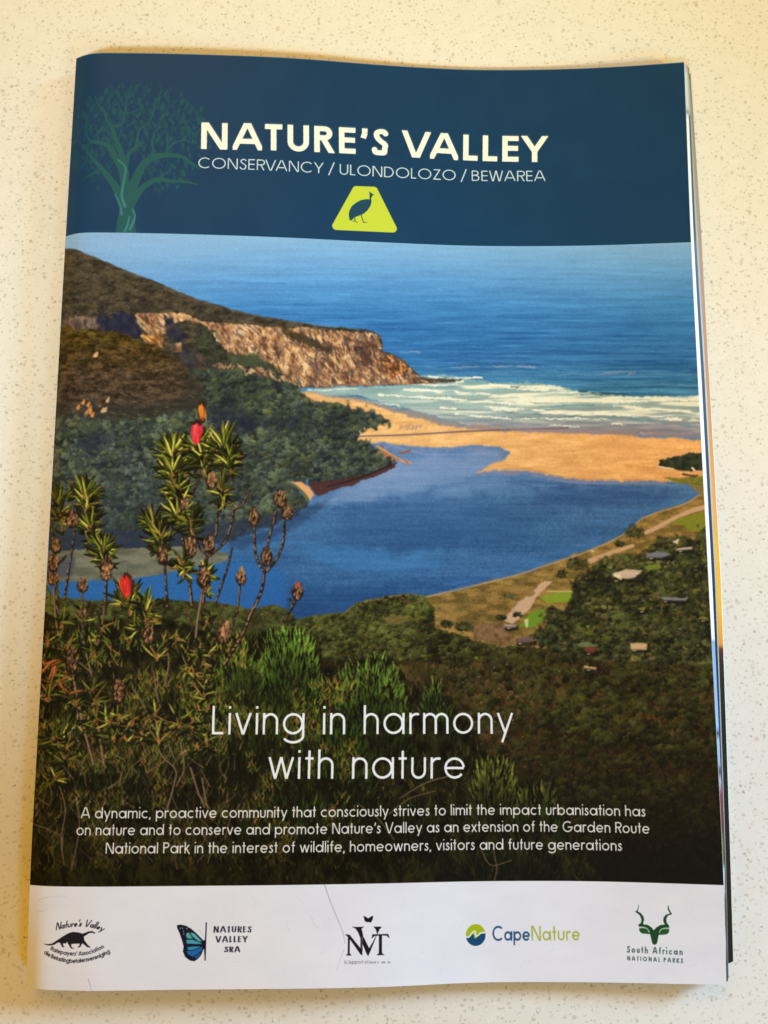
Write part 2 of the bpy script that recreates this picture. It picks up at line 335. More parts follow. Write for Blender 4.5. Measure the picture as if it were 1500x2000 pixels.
P.fill([(122, 618), (188, 618), (195, 640), (160, 645), (122, 640)], tex((70, 60, 62), (150, 124, 116), N(6, 9, 58, 3)), 6, .8, 2)
P.line([(270, 618), (282, 640), (290, 654)], 3, 4, (70, 50, 50), .5, rough=3)
P.fill([(186, 622), (200, 612), (214, 622), (226, 612), (248, 610), (262, 618), (280, 648), (272, 662), (238, 656), (205, 646), (192, 640)], tex((26, 34, 62), (48, 52, 74), N(7, 9, 55, 3)), 7, .93, 2)
P.fill([(318, 618), (334, 622), (350, 640), (362, 660), (350, 672), (335, 668), (326, 650)], tex((26, 32, 54), (56, 54, 66), N(7, 9, 56, 3)), 6, .9, 2)
P.fill([(262, 614), (300, 614), (318, 622), (326, 650), (312, 660), (290, 652), (276, 640)], rock * .95, 3, .9, 1)
P.fill([(352, 668), (380, 690), (388, 720), (360, 710), (335, 690)], tex((36, 40, 56), (66, 64, 66), N(7, 7, 57, 3)), 9, .85, 2)
P.fill([(272, 655), (300, 652), (318, 660), (318, 680), (300, 676), (282, 668)], rock * C(1, .88, .68), 2, 1, 1)
P.fill([(340, 672), (354, 670), (356, 688), (344, 690)], rock * .9, 2, 1, 1)
# near left hill
hill = tex((48, 36, 24), (100, 76, 50), N(14, 6, 61, 4, .65)) + (N(3, 3, 62, 2)[..., None] - .5) * 40
hill = lerp(hill, hill * C(.85, .92, 1.2) + 8, np.clip((YY - 690) / 110, 0, 1)[..., None]); hill = lerp(hill, C(46, 50, 46), (np.clip((YY - 770) / 60, 0, .6) + np.clip((XX - 330) / 90, 0, .5)).clip(0, .8)[..., None])
hill = lerp(hill, hill * C(1.0, 1.05, .75), (np.clip((720 - YY) / 60, 0, 1))[..., None])
P.fill([(40, 640), (122, 641), (165, 641), (210, 648), (262, 660), (310, 680), (330, 694), (356, 712), (378, 738), (396, 762), (410, 800), (405, 830), (330, 832), (40, 836)], hill, 9, 1, 3)
for _ in range(60):
    x, y = rr.uniform(120, 380), rr.uniform(700, 830); P.seg(x, y, x + rr.uniform(2, 8), y + rr.uniform(-2, 3), 2, 1, (168, 126, 100), .5)
for x, y in [(175, 800), (168, 808), (180, 812), (172, 792), (200, 803), (185, 695), (188, 694), (152, 797), (162, 787), (210, 783), (176, 806), (205, 802)]:
    P.seg(x, y, x + 3, y - 6, 7, 3, (212, 142, 82) if x < 184 else (214, 168, 130), .85)
# forest of the valley side
fmask = P.full([(374, 716), (400, 722), (450, 724), (500, 732), (552, 742), (580, 756), (592, 772), (610, 786), (650, 789), (700, 796), (740, 810), (764, 824), (735, 836), (700, 846), (690, 852), (722, 866), (762, 884), (778, 898),
                (758, 912), (700, 928), (655, 936), (600, 942), (572, 944), (604, 972), (608, 984), (590, 998), (540, 1018), (470, 1040), (440, 1052), (380, 1062), (240, 1070), (40, 1070), (40, 822), (150, 816), (230, 822), (300, 812), (360, 806), (400, 794), (392, 755)], 9, 3)
P.put(fmask, tex((34, 41, 44), (66, 76, 62), N(18, 12, 71, 3)))
def crowns(n, box, M, c0, c1, rmin, rmax, seed, flat=.75, lx=-.4, ly=-.8, by=None):
    r = np.random.default_rng(seed); xs = r.uniform(box[0], box[2], n); ys = np.sort(r.uniform(box[1], box[3], n))
    cl_ = N(45, 30, seed + 1, 2)
    for x, y in zip(xs, ys):
        ix, iy = int(x - P.x0), int(y - P.y0)
        if not (0 <= ix < W_ and 0 <= iy < H_) or M[iy, ix] < .5: continue
        R = r.uniform(rmin, rmax); X0, Y0, X1, Y1 = P.box(x - R - 2, y - R - 2, x + R + 2, y + R + 2)
        gx = (np.arange(X0, X1) + P.x0 - x)[None] / R; gy = (np.arange(Y0, Y1) + P.y0 - y)[:, None] / (R * flat)
        d = np.hypot(gx, gy) + P.DX[Y0:Y1, X0:X1] * 1.3
        m = np.clip((1 - d) * R * .5, 0, 1) * M[Y0:Y1, X0:X1]
        t = np.clip(.5 + .5 * (gx * lx + gy * ly) + P.DY[Y0:Y1, X0:X1] * .9, 0, 1)[..., None]
        v = r.uniform(.82, 1.15) * (0.72 + .56 * cl_[iy, ix])
        c = (np.asarray(c0, float) * (1 - t) + np.asarray(c1(x, y) if callable(c1) else c1, float) * t) * v
        if r.random() < .12: c = c * C(1.1, 1.05, .85)
        a = P.a[Y0:Y1, X0:X1]; a += (c - a) * m[..., None]
crowns(5600, (60, 712, 780, 1070), fmask, (30, 38, 50), lambda x, y: lerp(C(92, 100, 82), C(82, 92, 70), min(1, max(0, (x - 100) / 500))), 4, 9, 73)
P.put(np.clip(fmask * np.clip((YY - 870) / 150, 0, 1) * np.clip((520 - XX) / 200, 0, 1), 0, 1) * .35, (56, 70, 84))
P.fill([(440, 745), (470, 800), (520, 815), (600, 800), (590, 830), (520, 850), (430, 800)], (26, 36, 52), 12, .35, 3)
P.fill([(410, 790), (450, 806), (520, 830), (470, 850), (400, 830)], (30, 36, 58), 10, .6, 3)
P.fill([(150, 850), (200, 842), (240, 860), (200, 885), (160, 880)], (34, 42, 62), 9, .5, 3)
P.fill([(290, 1032), (440, 1020), (590, 996), (604, 986), (585, 1006), (520, 1030), (455, 1056), (300, 1078), (40, 1090), (40, 1040)], (42, 52, 72), 6, .75, 3)
# shore details
P.fill([(600, 943), (660, 936), (720, 924), (776, 902), (770, 914), (735, 930), (706, 938), (690, 948), (668, 950), (640, 962), (622, 970), (612, 962)], (78, 44, 42), 2, .95, 1)
P.line([(640, 950), (700, 934), (765, 908)], 4, 4, (38, 36, 38), .8)
P.fill([(566, 941), (590, 942), (604, 952), (613, 966), (606, 978), (598, 966), (584, 952)], (216, 158, 106), 1, 1, 1)
P.line([(572, 944), (590, 960), (600, 974)], 3, 7, (96, 104, 62), .9)
P.line([(738, 872), (760, 886), (780, 898), (802, 904)], 6, 5, (204, 142, 96), .9)
for _ in range(24):
    x = rr.uniform(735, 800); P.seg(x, 880 + (x - 735) * .38 + rr.uniform(-3, 8), x + 3, 880 + (x - 735) * .38 + 2, 3, 2, (170, 110, 82), .8)
# sand bar
P.fill([(40, 1078), (230, 1070), (380, 1066), (440, 1080), (448, 1090), (430, 1100), (380, 1106), (310, 1122), (230, 1136), (140, 1138), (40, 1134)], tex((92, 92, 78), (122, 118, 98), N(40, 8, 75)), 2, .95, 1)
P.fill([(40, 1082), (150, 1086), (140, 1126), (40, 1128)], (70, 78, 96), 4, .8, 2)
P.fill([(290, 1128), (380, 1108), (460, 1098), (520, 1100), (560, 1120), (560, 1190), (40, 1190), (40, 1140)], (40, 96, 160), 2, .7, 1)

# ---- right bank: slope, road, village, trees
bank = [(1380, 955), (1368, 966), (1335, 984), (1290, 996), (1258, 1010), (1240, 1028), (1218, 1044), (1160, 1070), (1120, 1082), (1062, 1104), (1040, 1116), (985, 1128), (950, 1136), (900, 1152), (830, 1164), (800, 1160), (760, 1164),
        (715, 1172), (690, 1184), (672, 1196), (600, 1206), (560, 1220), (560, 1500), (1420, 1500), (1420, 955)]
slope = tex((112, 92, 46), (160, 128, 70), N(22, 7, 81, 3)) + (N(3, 2, 82, 1)[..., None] - .5) * 24
bmk = P.full(bank, 1.5, 1)
P.put(bmk, slope)
P.fill([(1290, 900), (1320, 893), (1345, 886), (1380, 884), (1380, 920), (1340, 920), (1310, 914), (1286, 912)], tex((34, 44, 34), (62, 68, 44), N(8, 6, 83)), 3)
P.line([(1286, 911), (1316, 916)], 3, 2, (225, 215, 200), .9); P.seg(1352, 914, 1356, 918, 4, 4, (230, 220, 200))
P.fill([(1296, 932), (1330, 934), (1350, 930), (1380, 930), (1380, 958), (1345, 944), (1318, 944)], tex((96, 104, 40), (134, 122, 52), N(8, 4, 84)), 2)
P.line([(1334, 926), (1350, 929), (1362, 929)], 4, 3, (66, 52, 44), .9)
P.fill([(1345, 944), (1380, 950), (1380, 968), (1366, 966)], (128, 112, 62), 1)
P.line([(1366, 967), (1335, 985), (1258, 1011), (1218, 1044), (1150, 1076), (1062, 1106), (980, 1131), (832, 1166)], 3, 3, (176, 146, 116), .8)
P.line([(1378, 990), (1350, 998), (1318, 1012), (1284, 1030), (1262, 1040)], 9, 8, (196, 160, 128), 1)
P.line([(1236, 1066), (1210, 1074), (1178, 1086), (1152, 1096)], 7, 10, (196, 158, 122), 1)
P.fill([(1308, 1020), (1340, 1008), (1380, 998), (1380, 1036), (1350, 1038), (1335, 1028)], (126, 130, 40), 2, .95)
P.fill([(1064, 1134), (1080, 1136), (1050, 1162), (1034, 1190), (1014, 1206), (1000, 1218), (984, 1212), (990, 1196), (1020, 1166)], (198, 164, 132), 1)
P.fill([(1080, 1158), (1120, 1153), (1118, 1176), (1068, 1178), (1054, 1166)], (132, 148, 46), 1, 1)
P.fill([(1036, 1196), (1064, 1190), (1066, 1208), (1040, 1226), (1012, 1224)], (106, 138, 42), 1, 1)
P.line([(1070, 1155), (1122, 1155)], 2, 2, (205, 190, 140), .9)
forest = P.full([(1380, 1030), (1352, 1046), (1310, 1052), (1280, 1056), (1262, 1066), (1240, 1084), (1210, 1094), (1190, 1090), (1150, 1110), (1110, 1130), (1122, 1150), (1118, 1180), (1070, 1186), (1066, 1210), (1036, 1240), (1060, 1262), (1140, 1300), (1240, 1320), (1420, 1330), (1420, 1030)], 14, 4)
near = P.full([(560, 1215), (600, 1206), (680, 1196), (700, 1178), (760, 1166), (824, 1164), (850, 1190), (850, 1226), (900, 1240), (960, 1262), (1040, 1262), (1160, 1290), (1300, 1300), (1420, 1300), (1420, 1745), (40, 1745), (40, 1160), (240, 1176), (330, 1170), (440, 1176), (480, 1190), (540, 1180), (560, 1190), (585, 1214)], 4, 1)
P.put(forest, tex((34, 36, 22), (62, 58, 34), N(10, 8, 86)))
crowns(900, (1000, 1030, 1420, 1330), forest, (18, 22, 15), (80, 86, 44), 9, 19, 88, .8)
crowns(900, (1000, 1030, 1420, 1330), forest, (28, 30, 20), (100, 96, 54), 4, 8, 87)
brush = tex((50, 40, 22), (92, 74, 42), N(14, 16, 89, 4, .6)) + (N(4, 5, 90, 2)[..., None] - .5) * 36
bp1 = N(70, 46, 895, 3); bp2 = N(46, 60, 896, 3)
brush = lerp(brush, C(34, 28, 14), np.clip((bp1 - .48) * 3.4, 0, .8)[..., None]); brush = lerp(brush, C(74, 66, 26), np.clip((bp2 - .52) * 2.6, 0, .5)[..., None])
brush = lerp(brush, brush * C(1.05, .98, .9), (np.clip((XX - 850) / 200, 0, 1) * np.clip((YY - 1300) / 80, 0, 1))[..., None])
brush = lerp(brush, C(20, 15, 8), np.clip((YY - 1420) / 360, 0, .8)[..., None])
P.put(near, brush)
crowns(1100, (560, 1160, 1010, 1285), near, (24, 29, 14), (90, 92, 44), 7, 17, 91)
crowns(700, (560, 1160, 1010, 1290), near, (30, 34, 16), (102, 104, 52), 3, 7, 98)
crowns(700, (90, 1160, 600, 1260), near, (40, 46, 24), (84, 88, 46), 6, 12, 92)
crowns(1300, (840, 1240, 1420, 1640), near, (26, 25, 12), (70, 68, 32), 4, 14, 93)
crowns(420, (1080, 1250, 1420, 1560), near, (28, 29, 14), (72, 74, 34), 5, 14, 95)
P.put(near * np.clip((YY - 1420) / 340, 0, .62), (20, 15, 8))
P.fill([(850, 1168), (990, 1140), (1060, 1120), (1040, 1160), (990, 1196), (985, 1220), (920, 1230), (870, 1210)], slope * .92, 5, .9, 1)
P.fill([(920, 1222), (990, 1216), (1010, 1240), (990, 1262), (930, 1250)], tex((96, 74, 48), (140, 106, 74), N(8, 8, 94)), 6, .9, 1)
P.fill([(740, 1205), (790, 1200), (800, 1215), (760, 1222)], (130, 110, 60), 6, .6, 2)
for x, y, rx in [(996, 1165, 9), (905, 1224, 18), (870, 1218, 14), (1240, 1040, 22), (1210, 1062, 12), (1120, 1100, 22), (1095, 1120, 14), (1165, 1150, 24), (1180, 1120, 22), (1010, 1200, 10), (1250, 1100, 26), (980, 1205, 10)]:
    M1 = np.clip(1.1 - np.hypot((XX - x) / rx, (YY - y) / (rx * .6)) + P.DX * 1.2, 0, 1) * 3; M1 = np.clip(M1, 0, 1)
    P.put(M1 * .5, (34, 38, 24)); crowns(int(rx * 3.2), (x - rx, y - rx * .6, x + rx, y + rx * .6), M1, (26, 30, 18), (92, 94, 50), 3, 6, int(x))
for pts, c in [([(1196, 1120), (1222, 1112), (1256, 1114), (1240, 1128), (1212, 1132)], (206, 182, 160)), ([(1194, 1122), (1212, 1120), (1214, 1134)], (232, 212, 170)), ([(1262, 1082), (1285, 1076), (1312, 1082), (1290, 1090), (1262, 1090)], (120, 120, 132)),
               ([(1290, 1166), (1344, 1168), (1340, 1174), (1296, 1172)], (130, 128, 132)), ([(1230, 1256), (1266, 1256), (1262, 1270), (1232, 1270)], (206, 172, 130)), ([(1140, 1262), (1164, 1264), (1160, 1276), (1144, 1272)], (120, 56, 46)), ([(1122, 1260), (1146, 1252), (1170, 1262), (1146, 1264)], (104, 118, 78)),
               ([(1006, 1246), (1044, 1242), (1034, 1256), (1008, 1256)], (104, 84, 84)), ([(1140, 1300), (1166, 1304), (1164, 1308), (1140, 1305)], (196, 166, 122)), ([(1256, 1106), (1288, 1100), (1290, 1110), (1266, 1116)], (114, 128, 48)), ([(1312, 1058), (1326, 1052), (1324, 1064)], (226, 206, 184)),
               ([(1320, 1072), (1352, 1068), (1350, 1073), (1322, 1076)], (190, 178, 168)), ([(1244, 1188), (1262, 1184), (1258, 1194)], (120, 112, 46)), ([(1144, 1222), (1152, 1220), (1150, 1228)], (128, 138, 60)), ([(986, 1218), (1008, 1220), (1006, 1226), (984, 1224)], (160, 138, 130)),
               ([(1024, 1210), (1032, 1208), (1030, 1226), (1026, 1224)], (214, 196, 150)), ([(1366, 1204), (1384, 1206), (1384, 1212), (1364, 1209)], (118, 116, 56)), ([(1150, 1076), (1162, 1075), (1160, 1080)], (222, 212, 196)), ([(1184, 1108), (1196, 1106), (1194, 1112)], (120, 140, 50))]:
    xs_ = [q_[0] for q_ in pts]; ys_ = [q_[1] for q_ in pts]; big = max(xs_) - min(xs_) > 17 and c[0] < 240 and not (c[1] > c[0])
    if big: P.fill([(min(xs_) + 2, max(ys_) - 2), (max(xs_) + 4, max(ys_) - 4), (max(xs_) + 3, max(ys_) + 5), (min(xs_) + 3, max(ys_) + 5)], (28, 26, 22), 2, .8, 1)
    P.fill(pts, c, 1, .95, 1)
    if big:
        P.seg(min(xs_) + 3, max(ys_) - 1, max(xs_) - 2, max(ys_) - 1, 1.6, 1.6, C(*c) * .45, .7); P.seg(min(xs_) + 5, (min(ys_) * .6 + max(ys_) * .4), max(xs_) - 4, (min(ys_) * .6 + max(ys_) * .4), 1.2, 1.2, np.minimum(C(*c) * 1.15, 250), .7)
        P.seg(min(xs_) + 7, max(ys_) + 1, min(xs_) + 12, max(ys_) + 1, 2, 2, (212, 196, 166), .8)
for _ in range(30):
    x, y = rr.uniform(1120, 1380), rr.uniform(1060, 1240); P.seg(x, y, x + rr.uniform(2, 7), y, 1.5, 1.5, (190, 176, 140), .55)
# ---- brush texture over the whole lower photograph
def tufts(n, box, cols, lmin, lmax, wmax, seed, ang=(-1.9, -1.2), M=None, al=.85, dark=None):
    r = np.random.default_rng(seed)
    for _ in range(n):
        x = r.uniform(box[0], box[2]); y = r.uniform(box[1], box[3])
        if M is not None:
            ix, iy = int(x - P.x0), int(y - P.y0)
            if not (0 <= ix < W_ and 0 <= iy < H_) or M[iy, ix] < r.random(): continue
        l = r.uniform(lmin, lmax); a = r.uniform(*ang); c = np.array(cols[r.integers(len(cols))], float) * r.uniform(.7, 1.2)
        if dark: c = c * np.interp(y, dark[0], dark[1])
        P.seg(x, y, x + l * math.cos(a), y + l * math.sin(a), r.uniform(1.2, wmax), .7, c, al * r.uniform(.5, 1))
dk = ([1300, 1500, 1740], [1, .72, .42])
tufts(9000, (620, 1262, 1415, 1735), [(104, 84, 52), (82, 72, 38), (132, 106, 72), (34, 26, 14), (66, 64, 28), (24, 18, 10)], 4, 13, 2.2, 101, (-2.9, -.2), near * np.clip((N(26, 22, 897, 3) - .36) * 5, .1, 1), .55, dk)
fg = P.full([(40, 1190), (180, 1220), (300, 1200), (430, 1240), (500, 1235), (560, 1225), (620, 1250), (640, 1310), (680, 1290), (730, 1282), (780, 1300), (810, 1340), (860, 1340), (900, 1385), (960, 1470), (1080, 1560), (1130, 1640), (1180, 1745), (40, 1745)], 10, 4)
P.put(fg * .92, tex((12, 12, 5), (46, 44, 17), N(14, 20, 102, 4, .6)))
patch = N(50, 46, 103, 3)
tufts(9200, (50, 1215, 1180, 1742), [(74, 86, 28), (56, 70, 24), (112, 100, 34), (104, 78, 32), (34, 40, 14), (134, 104, 48), (14, 12, 5), (10, 10, 4), (148, 140, 56)], 6, 20, 2.6, 104, (-2.2, -.95), fg * np.clip((patch - .36) * 4.4, .12, 1), .9, ([1250, 1450, 1740], [1.12, .9, .55]))
tufts(2500, (50, 1480, 1180, 1742), [(24, 22, 10), (14, 12, 6), (52, 56, 22)], 8, 22, 3, 105, (-2.2, -.9), None, .6, None)
def bush(xc, yt, hw, hh, n, seed, bright=(116, 158, 58), mid=(66, 92, 30)):
    r = np.random.default_rng(seed); it = []
    for _ in range(n):
        t = r.random() ** .75; x = xc + r.uniform(-1, 1) * hw * (.62 + .4 * t); edge = (abs(x - xc) / hw)
        y = yt + edge ** 2 * hh * .35 + t * hh + r.uniform(-6, 6); it.append((t, x, y))
    it.sort(key=lambda q: q[2])
    for t, x, y in it:
        l = r.uniform(10, 20); a = -1.57 + (x - xc) / hw * .45 + r.uniform(-.25, .25)
        c = lerp(np.array(bright, float), np.array(mid, float), min(1, t * 1.7)) * r.uniform(.5, 1.3) * (1 - .5 * t)
        if r.random() < .34: c = C(14, 17, 6)
        P.seg(x, y, x + l * math.cos(a), y + l * math.sin(a), r.uniform(2, 3.6), 1.2, c, .9)
r8 = np.random.default_rng(77)
bush(565, 1226, 76, 190, 1700, 200, (132, 168, 62), (78, 106, 34)); bush(470, 1268, 62, 150, 900, 203, (112, 138, 48), (66, 84, 28)); bush(725, 1288, 92, 190, 1600, 201, (126, 158, 58), (66, 92, 30)); bush(846, 1338, 26, 70, 240, 202, (128, 148, 60)); bush(872, 1378, 22, 60, 160, 212, (112, 132, 50))
bush(400, 1340, 52, 150, 520, 208, (112, 124, 42)); bush(500, 1380, 110, 150, 900, 213, (90, 104, 34), (50, 60, 20)); bush(640, 1420, 110, 130, 700, 214, (74, 98, 32), (44, 60, 20))
bush(965, 1486, 58, 120, 760, 204, (142, 150, 62), (92, 92, 36)); bush(1050, 1536, 56, 90, 420, 205, (122, 122, 50)); bush(640, 1480, 130, 130, 700, 206, (72, 102, 34), (40, 58, 18)); bush(560, 1560, 120, 120, 560, 207, (60, 88, 30), (28, 42, 12))
bush(170, 1235, 40, 60, 160, 209, (88, 118, 42)); bush(210, 1480, 90, 130, 560, 210, (60, 80, 26), (28, 38, 12)); bush(980, 1660, 150, 80, 460, 211, (52, 60, 22), (24, 28, 10)); bush(120, 1400, 50, 120, 300, 215, (84, 96, 34), (40, 48, 18)); bush(800, 1560, 90, 120, 420, 216, (58, 66, 24), (28, 30, 12))
for _ in range(60):
    x, y = r8.uniform(430, 1100), r8.uniform(1290, 1560); P.seg(x, y, x + 2, y - 1, 2, 1.5, (206, 200, 150), .45)
fgn = N(30, 34, 220, 3)
r8 = np.random.default_rng(77)
for _ in range(11000):       # sunlit scrub in clumps, olive to gold
    x, y = r8.uniform(60, 700), r8.uniform(1240, 1700); ix, iy = int(x - P.x0), int(y - P.y0)
    if iy >= H_ or fgn[iy, ix] < .52 + r8.random() * .08 or (x > 480 and y < 1330): continue
    a_ = r8.uniform(-2.3, -.8); l = r8.uniform(5, 15); c = [(132, 128, 46), (96, 108, 38), (158, 136, 58), (150, 104, 52), (80, 100, 36)][r8.integers(5)]
    P.seg(x, y, x + l * math.cos(a_), y + l * math.sin(a_), r8.uniform(1.4, 2.6), .8, C(*c) * r8.uniform(.5, 1.25) * np.interp(y, [1300, 1560, 1700], [1.1, .85, .6]), .9)
# ---- dry twigs and stems
tw = (168, 136, 104)
for pts, w0, w1 in [([(105, 1150), (113, 1233), (140, 1310), (163, 1417), (183, 1493)], 4, 6), ([(160, 1150), (163, 1250), (177, 1310), (187, 1383), (203, 1493)], 4, 6), ([(207, 1167), (197, 1233), (180, 1297)], 3, 4), ([(150, 1290), (170, 1306), (180, 1312)], 3, 4),
                    ([(263, 1347), (293, 1403), (313, 1470), (343, 1503), (340, 1533), (327, 1580)], 3, 4), ([(300, 1310), (310, 1370), (327, 1410)], 3, 4), ([(397, 1150), (385, 1220), (380, 1283)], 6, 5), ([(287, 1510), (322, 1485), (333, 1465)], 3, 2),
                    ([(353, 1450), (360, 1500), (345, 1535)], 4, 3), ([(373, 1500), (385, 1540), (400, 1577)], 5, 3), ([(395, 1520), (402, 1560), (412, 1600)], 4, 3), ([(280, 1480), (256, 1500), (240, 1530)], 2, 2), ([(115, 1530), (128, 1580), (120, 1640), (126, 1690)], 3, 2), ([(40, 1600), (115, 1630), (122, 1660)], 2, 2),
                    ([(318, 1240), (330, 1290), (322, 1340)], 4, 4), ([(340, 1420), (330, 1450), (340, 1480)], 2, 3), ([(780, 1560), (830, 1530), (880, 1515)], 2, 3), ([(760, 1590), (800, 1560), (850, 1545)], 2, 2), ([(940, 1660), (960, 1690), (1000, 1680)], 2, 2), ([(960, 1740), (970, 1700), (965, 1660)], 2, 2),
                    ([(700, 1570), (740, 1600), (770, 1640)], 2, 2), ([(440, 1640), (450, 1600), (470, 1570)], 2, 2), ([(150, 1560), (155, 1620), (140, 1700)], 2, 2)]:
    P.line(pts, w0, w1, C(*tw) * .42, .9); P.line([(x - .8, y) for x, y in pts], w0 * .5, w1 * .5, tw, .75)
r3 = np.random.default_rng(33)
for _ in range(330):
    x, y = r3.uniform(70, 470), r3.uniform(1400, 1700); a = r3.uniform(-2.6, -.6); l = r3.uniform(14, 46)
    P.line([(x, y), (x + l * .5 * math.cos(a) + r3.uniform(-4, 4), y + l * .5 * math.sin(a)), (x + l * math.cos(a), y + l * math.sin(a))], 2, 1, C(176, 142, 108) * r3.uniform(.4, 1.15) * np.interp(y, [1400, 1700], [1, .7]), .7)
# ---- the flowering shrub
def stem(pts, w0, w1):
    P.line(pts, w0 + 1, w1 + 1, (38, 27, 23), .97, rough=0); P.line([(x - .9, y - .3) for x, y in pts], w0 * .5, w1 * .5, (168, 128, 104), .9, rough=3)
def cone(x, y, rx=11, ry=16, a=0, c0=(40, 26, 19), top=None, seed=1):
    r = np.random.default_rng(seed + int(x) * 7 + int(y)); n = 26; out = []
    for i in range(n):
        t = i / n * 2 * math.pi; q = 1 + r.uniform(-.14, .14); ex = rx * math.sin(t) * q * (1 - .18 * math.cos(t)); ey = -ry * math.cos(t) * q
        out.append((x + ex * math.cos(a) - ey * math.sin(a), y + ex * math.sin(a) + ey * math.cos(a)))
    P.fill(out, c0, 0, 1, 1)
    for _ in range(int(rx * 5)):
        t = r.uniform(0, 2 * math.pi); q = r.random() ** .5 * .85; px, py = x + rx * q * math.sin(t), y - ry * q * math.cos(t)
        P.seg(px, py, px + r.uniform(-1, 3), py - r.uniform(3, 6), 2.4, 1, C(176, 128, 88) * r.uniform(.25, 1.25), .85)
    if top is not None: P.fill([(x - rx * .5, y - ry * .35), (x - rx * .35, y - ry * .95), (x + rx * .3, y - ry * 1.02), (x + rx * .5, y - ry * .5)], top, 1, .9, 1)
def leaf(x, y, a, l, w, c):
    ux, uy = math.cos(a), math.sin(a); nx, ny = -uy, ux; b = .16 * l * math.sin(a * 3 + x)
    q = lambda t: (x + ux * l * t + nx * b * t * t, y + uy * l * t + ny * b * t * t)
    p = [q(t) for t in (0, .3, .65, 1)]; c = np.asarray(c, float)
    for (ax, ay), (bx, by), wa, wb in zip(p[:-1], p[1:], (w * .35, w * .9, w), (w * .9, w, w * .25)):
        P.seg(ax, ay, bx, by, wa, wb, c * .55, .97)
    o = w * .2 * (1 if nx * -.5 + ny * -.8 > 0 else -1)
    for (ax, ay), (bx, by), wa, wb in zip(p[:-1], p[1:], (w * .2, w * .5, w * .5), (w * .5, w * .5, w * .15)):
        P.seg(ax + nx * o, ay + ny * o, bx + nx * o, by + ny * o, wa, wb, np.minimum(c * 1.18, 250), .9)
def tuft(x, y, n, l, seed, spread=1.9, a0=-1.57, warm=.3, w=5.4):
    r = np.random.default_rng(seed)
    for k in range(int(n * .9)):
        da = r.normal(0, spread * .62); leaf(x + r.uniform(-6, 6), y + r.uniform(-12, 12), a0 + da, l * r.uniform(.55, .95), w, C(40, 44, 18) * r.uniform(.45, 1.1))
    it = sorted([r.uniform(-spread, spread) for _ in range(int(n * .9))], key=lambda q: -abs(q) + r.uniform(-.8, .8))
    for k, da in enumerate(it):
        q = r.random(); c = C(62, 68, 24) if q < .36 else (C(120, 124, 40) if q < .36 + .34 else (C(196, 186, 84) if q < .7 + warm * .6 else C(150, 112, 50)))
        leaf(x + r.uniform(-4, 4), y + r.uniform(-10, 10), a0 + da, l * r.uniform(.65, 1.1) * (1 - .14 * abs(da)), w * r.uniform(.6, 1.0), c * r.uniform(.7, 1.1))
    for k in range(4): P.seg(x + r.uniform(-4, 4), y + r.uniform(-4, 8), x + r.uniform(-4, 4), y + r.uniform(-8, 2), 3, 2, C(178, 112, 74) * r.uniform(.6, 1.1), .7)
stem([(404, 1089), (388, 1066), (376, 1030), (370, 990), (366, 960)], 4, 3); stem([(404, 1089), (425, 1072), (442, 1054), (452, 1022), (456, 996), (446, 976), (428, 958)], 5, 3)
stem([(397, 1180), (401, 1130), (404, 1089)], 6, 5); stem([(376, 1185), (366, 1110), (358, 1060), (352, 1010), (343, 962)], 5, 4); stem([(389, 905), (388, 940), (373, 967)], 3, 3); stem([(394, 905), (400, 930), (410, 955)], 3, 3)
stem([(435, 897), (432, 951), (427, 993), (421, 1047)], 4, 4); stem([(453, 1071), (443, 1113), (421, 1177)], 3, 4); stem([(456, 996), (474, 985), (486, 962)], 3, 3); stem([(322, 1105), (324, 1140), (328, 1185)], 4, 4)
stem([(147, 1038), (140, 1080), (126, 1170)], 3, 4); stem([(208, 1128), (206, 1190)], 4, 4); stem([(168, 1072), (188, 1100), (204, 1122)], 3, 3); stem([(216, 1122), (232, 1150), (240, 1170)], 3, 3); stem([(103, 1040), (108, 1110), (113, 1200)], 4, 5)
stem([(540, 999), (529, 1039), (521, 1071)], 4, 4); stem([(556, 1020), (553, 1060), (540, 1092), (521, 1116)], 4, 5); stem([(497, 1028), (498, 1073), (505, 1100), (516, 1116)], 4, 5)
stem([(517, 1114), (511, 1153), (492, 1196), (473, 1239), (452, 1276), (439, 1297)], 5, 7); stem([(469, 1145), (463, 1191), (444, 1255)], 3, 4); stem([(577, 1175), (566, 1196), (548, 1225)], 4, 3); stem([(566, 1170), (572, 1180)], 3, 2); stem([(161, 1158), (162, 1250)], 3, 3)
stem([(340, 1010), (330, 1060), (322, 1110)], 3, 3)
for k, (x, y, n, l, sp) in enumerate([(165, 972, 20, 42, 1.7), (112, 985, 8, 40, 1.2), (176, 1030, 14, 34, 2.0), (200, 1076, 16, 38, 1.9), (120, 1010, 6, 30, 1.6),
        (340, 890, 20, 46, 1.7), (336, 926, 16, 40, 2.2), (350, 960, 14, 40, 2.2), (390, 880, 16, 44, 1.8), (395, 900, 12, 38, 2.0), (436, 880, 18, 46, 1.6), (446, 900, 10, 36, 2.0), (300, 1028, 14, 40, 1.9), (346, 1006, 16, 38, 2.0),
        (310, 1050, 10, 34, 2.1), (372, 1018, 10, 34, 2.2), (432, 962, 10, 34, 2.0), (356, 1100, 10, 30, 2.2), (400, 1128, 8, 26, 2.4), (250, 1176, 16, 44, 1.5), (284, 1190, 10, 36, 1.8)]):
    tuft(x, y, int(n * 1.7), l * 1.12, 300 + k, sp, w=6.4); tuft(x + 4, y + 22, int(n * .8), l * .85, 340 + k, sp * 1.2, w=5.6)
r4 = np.random.default_rng(44)
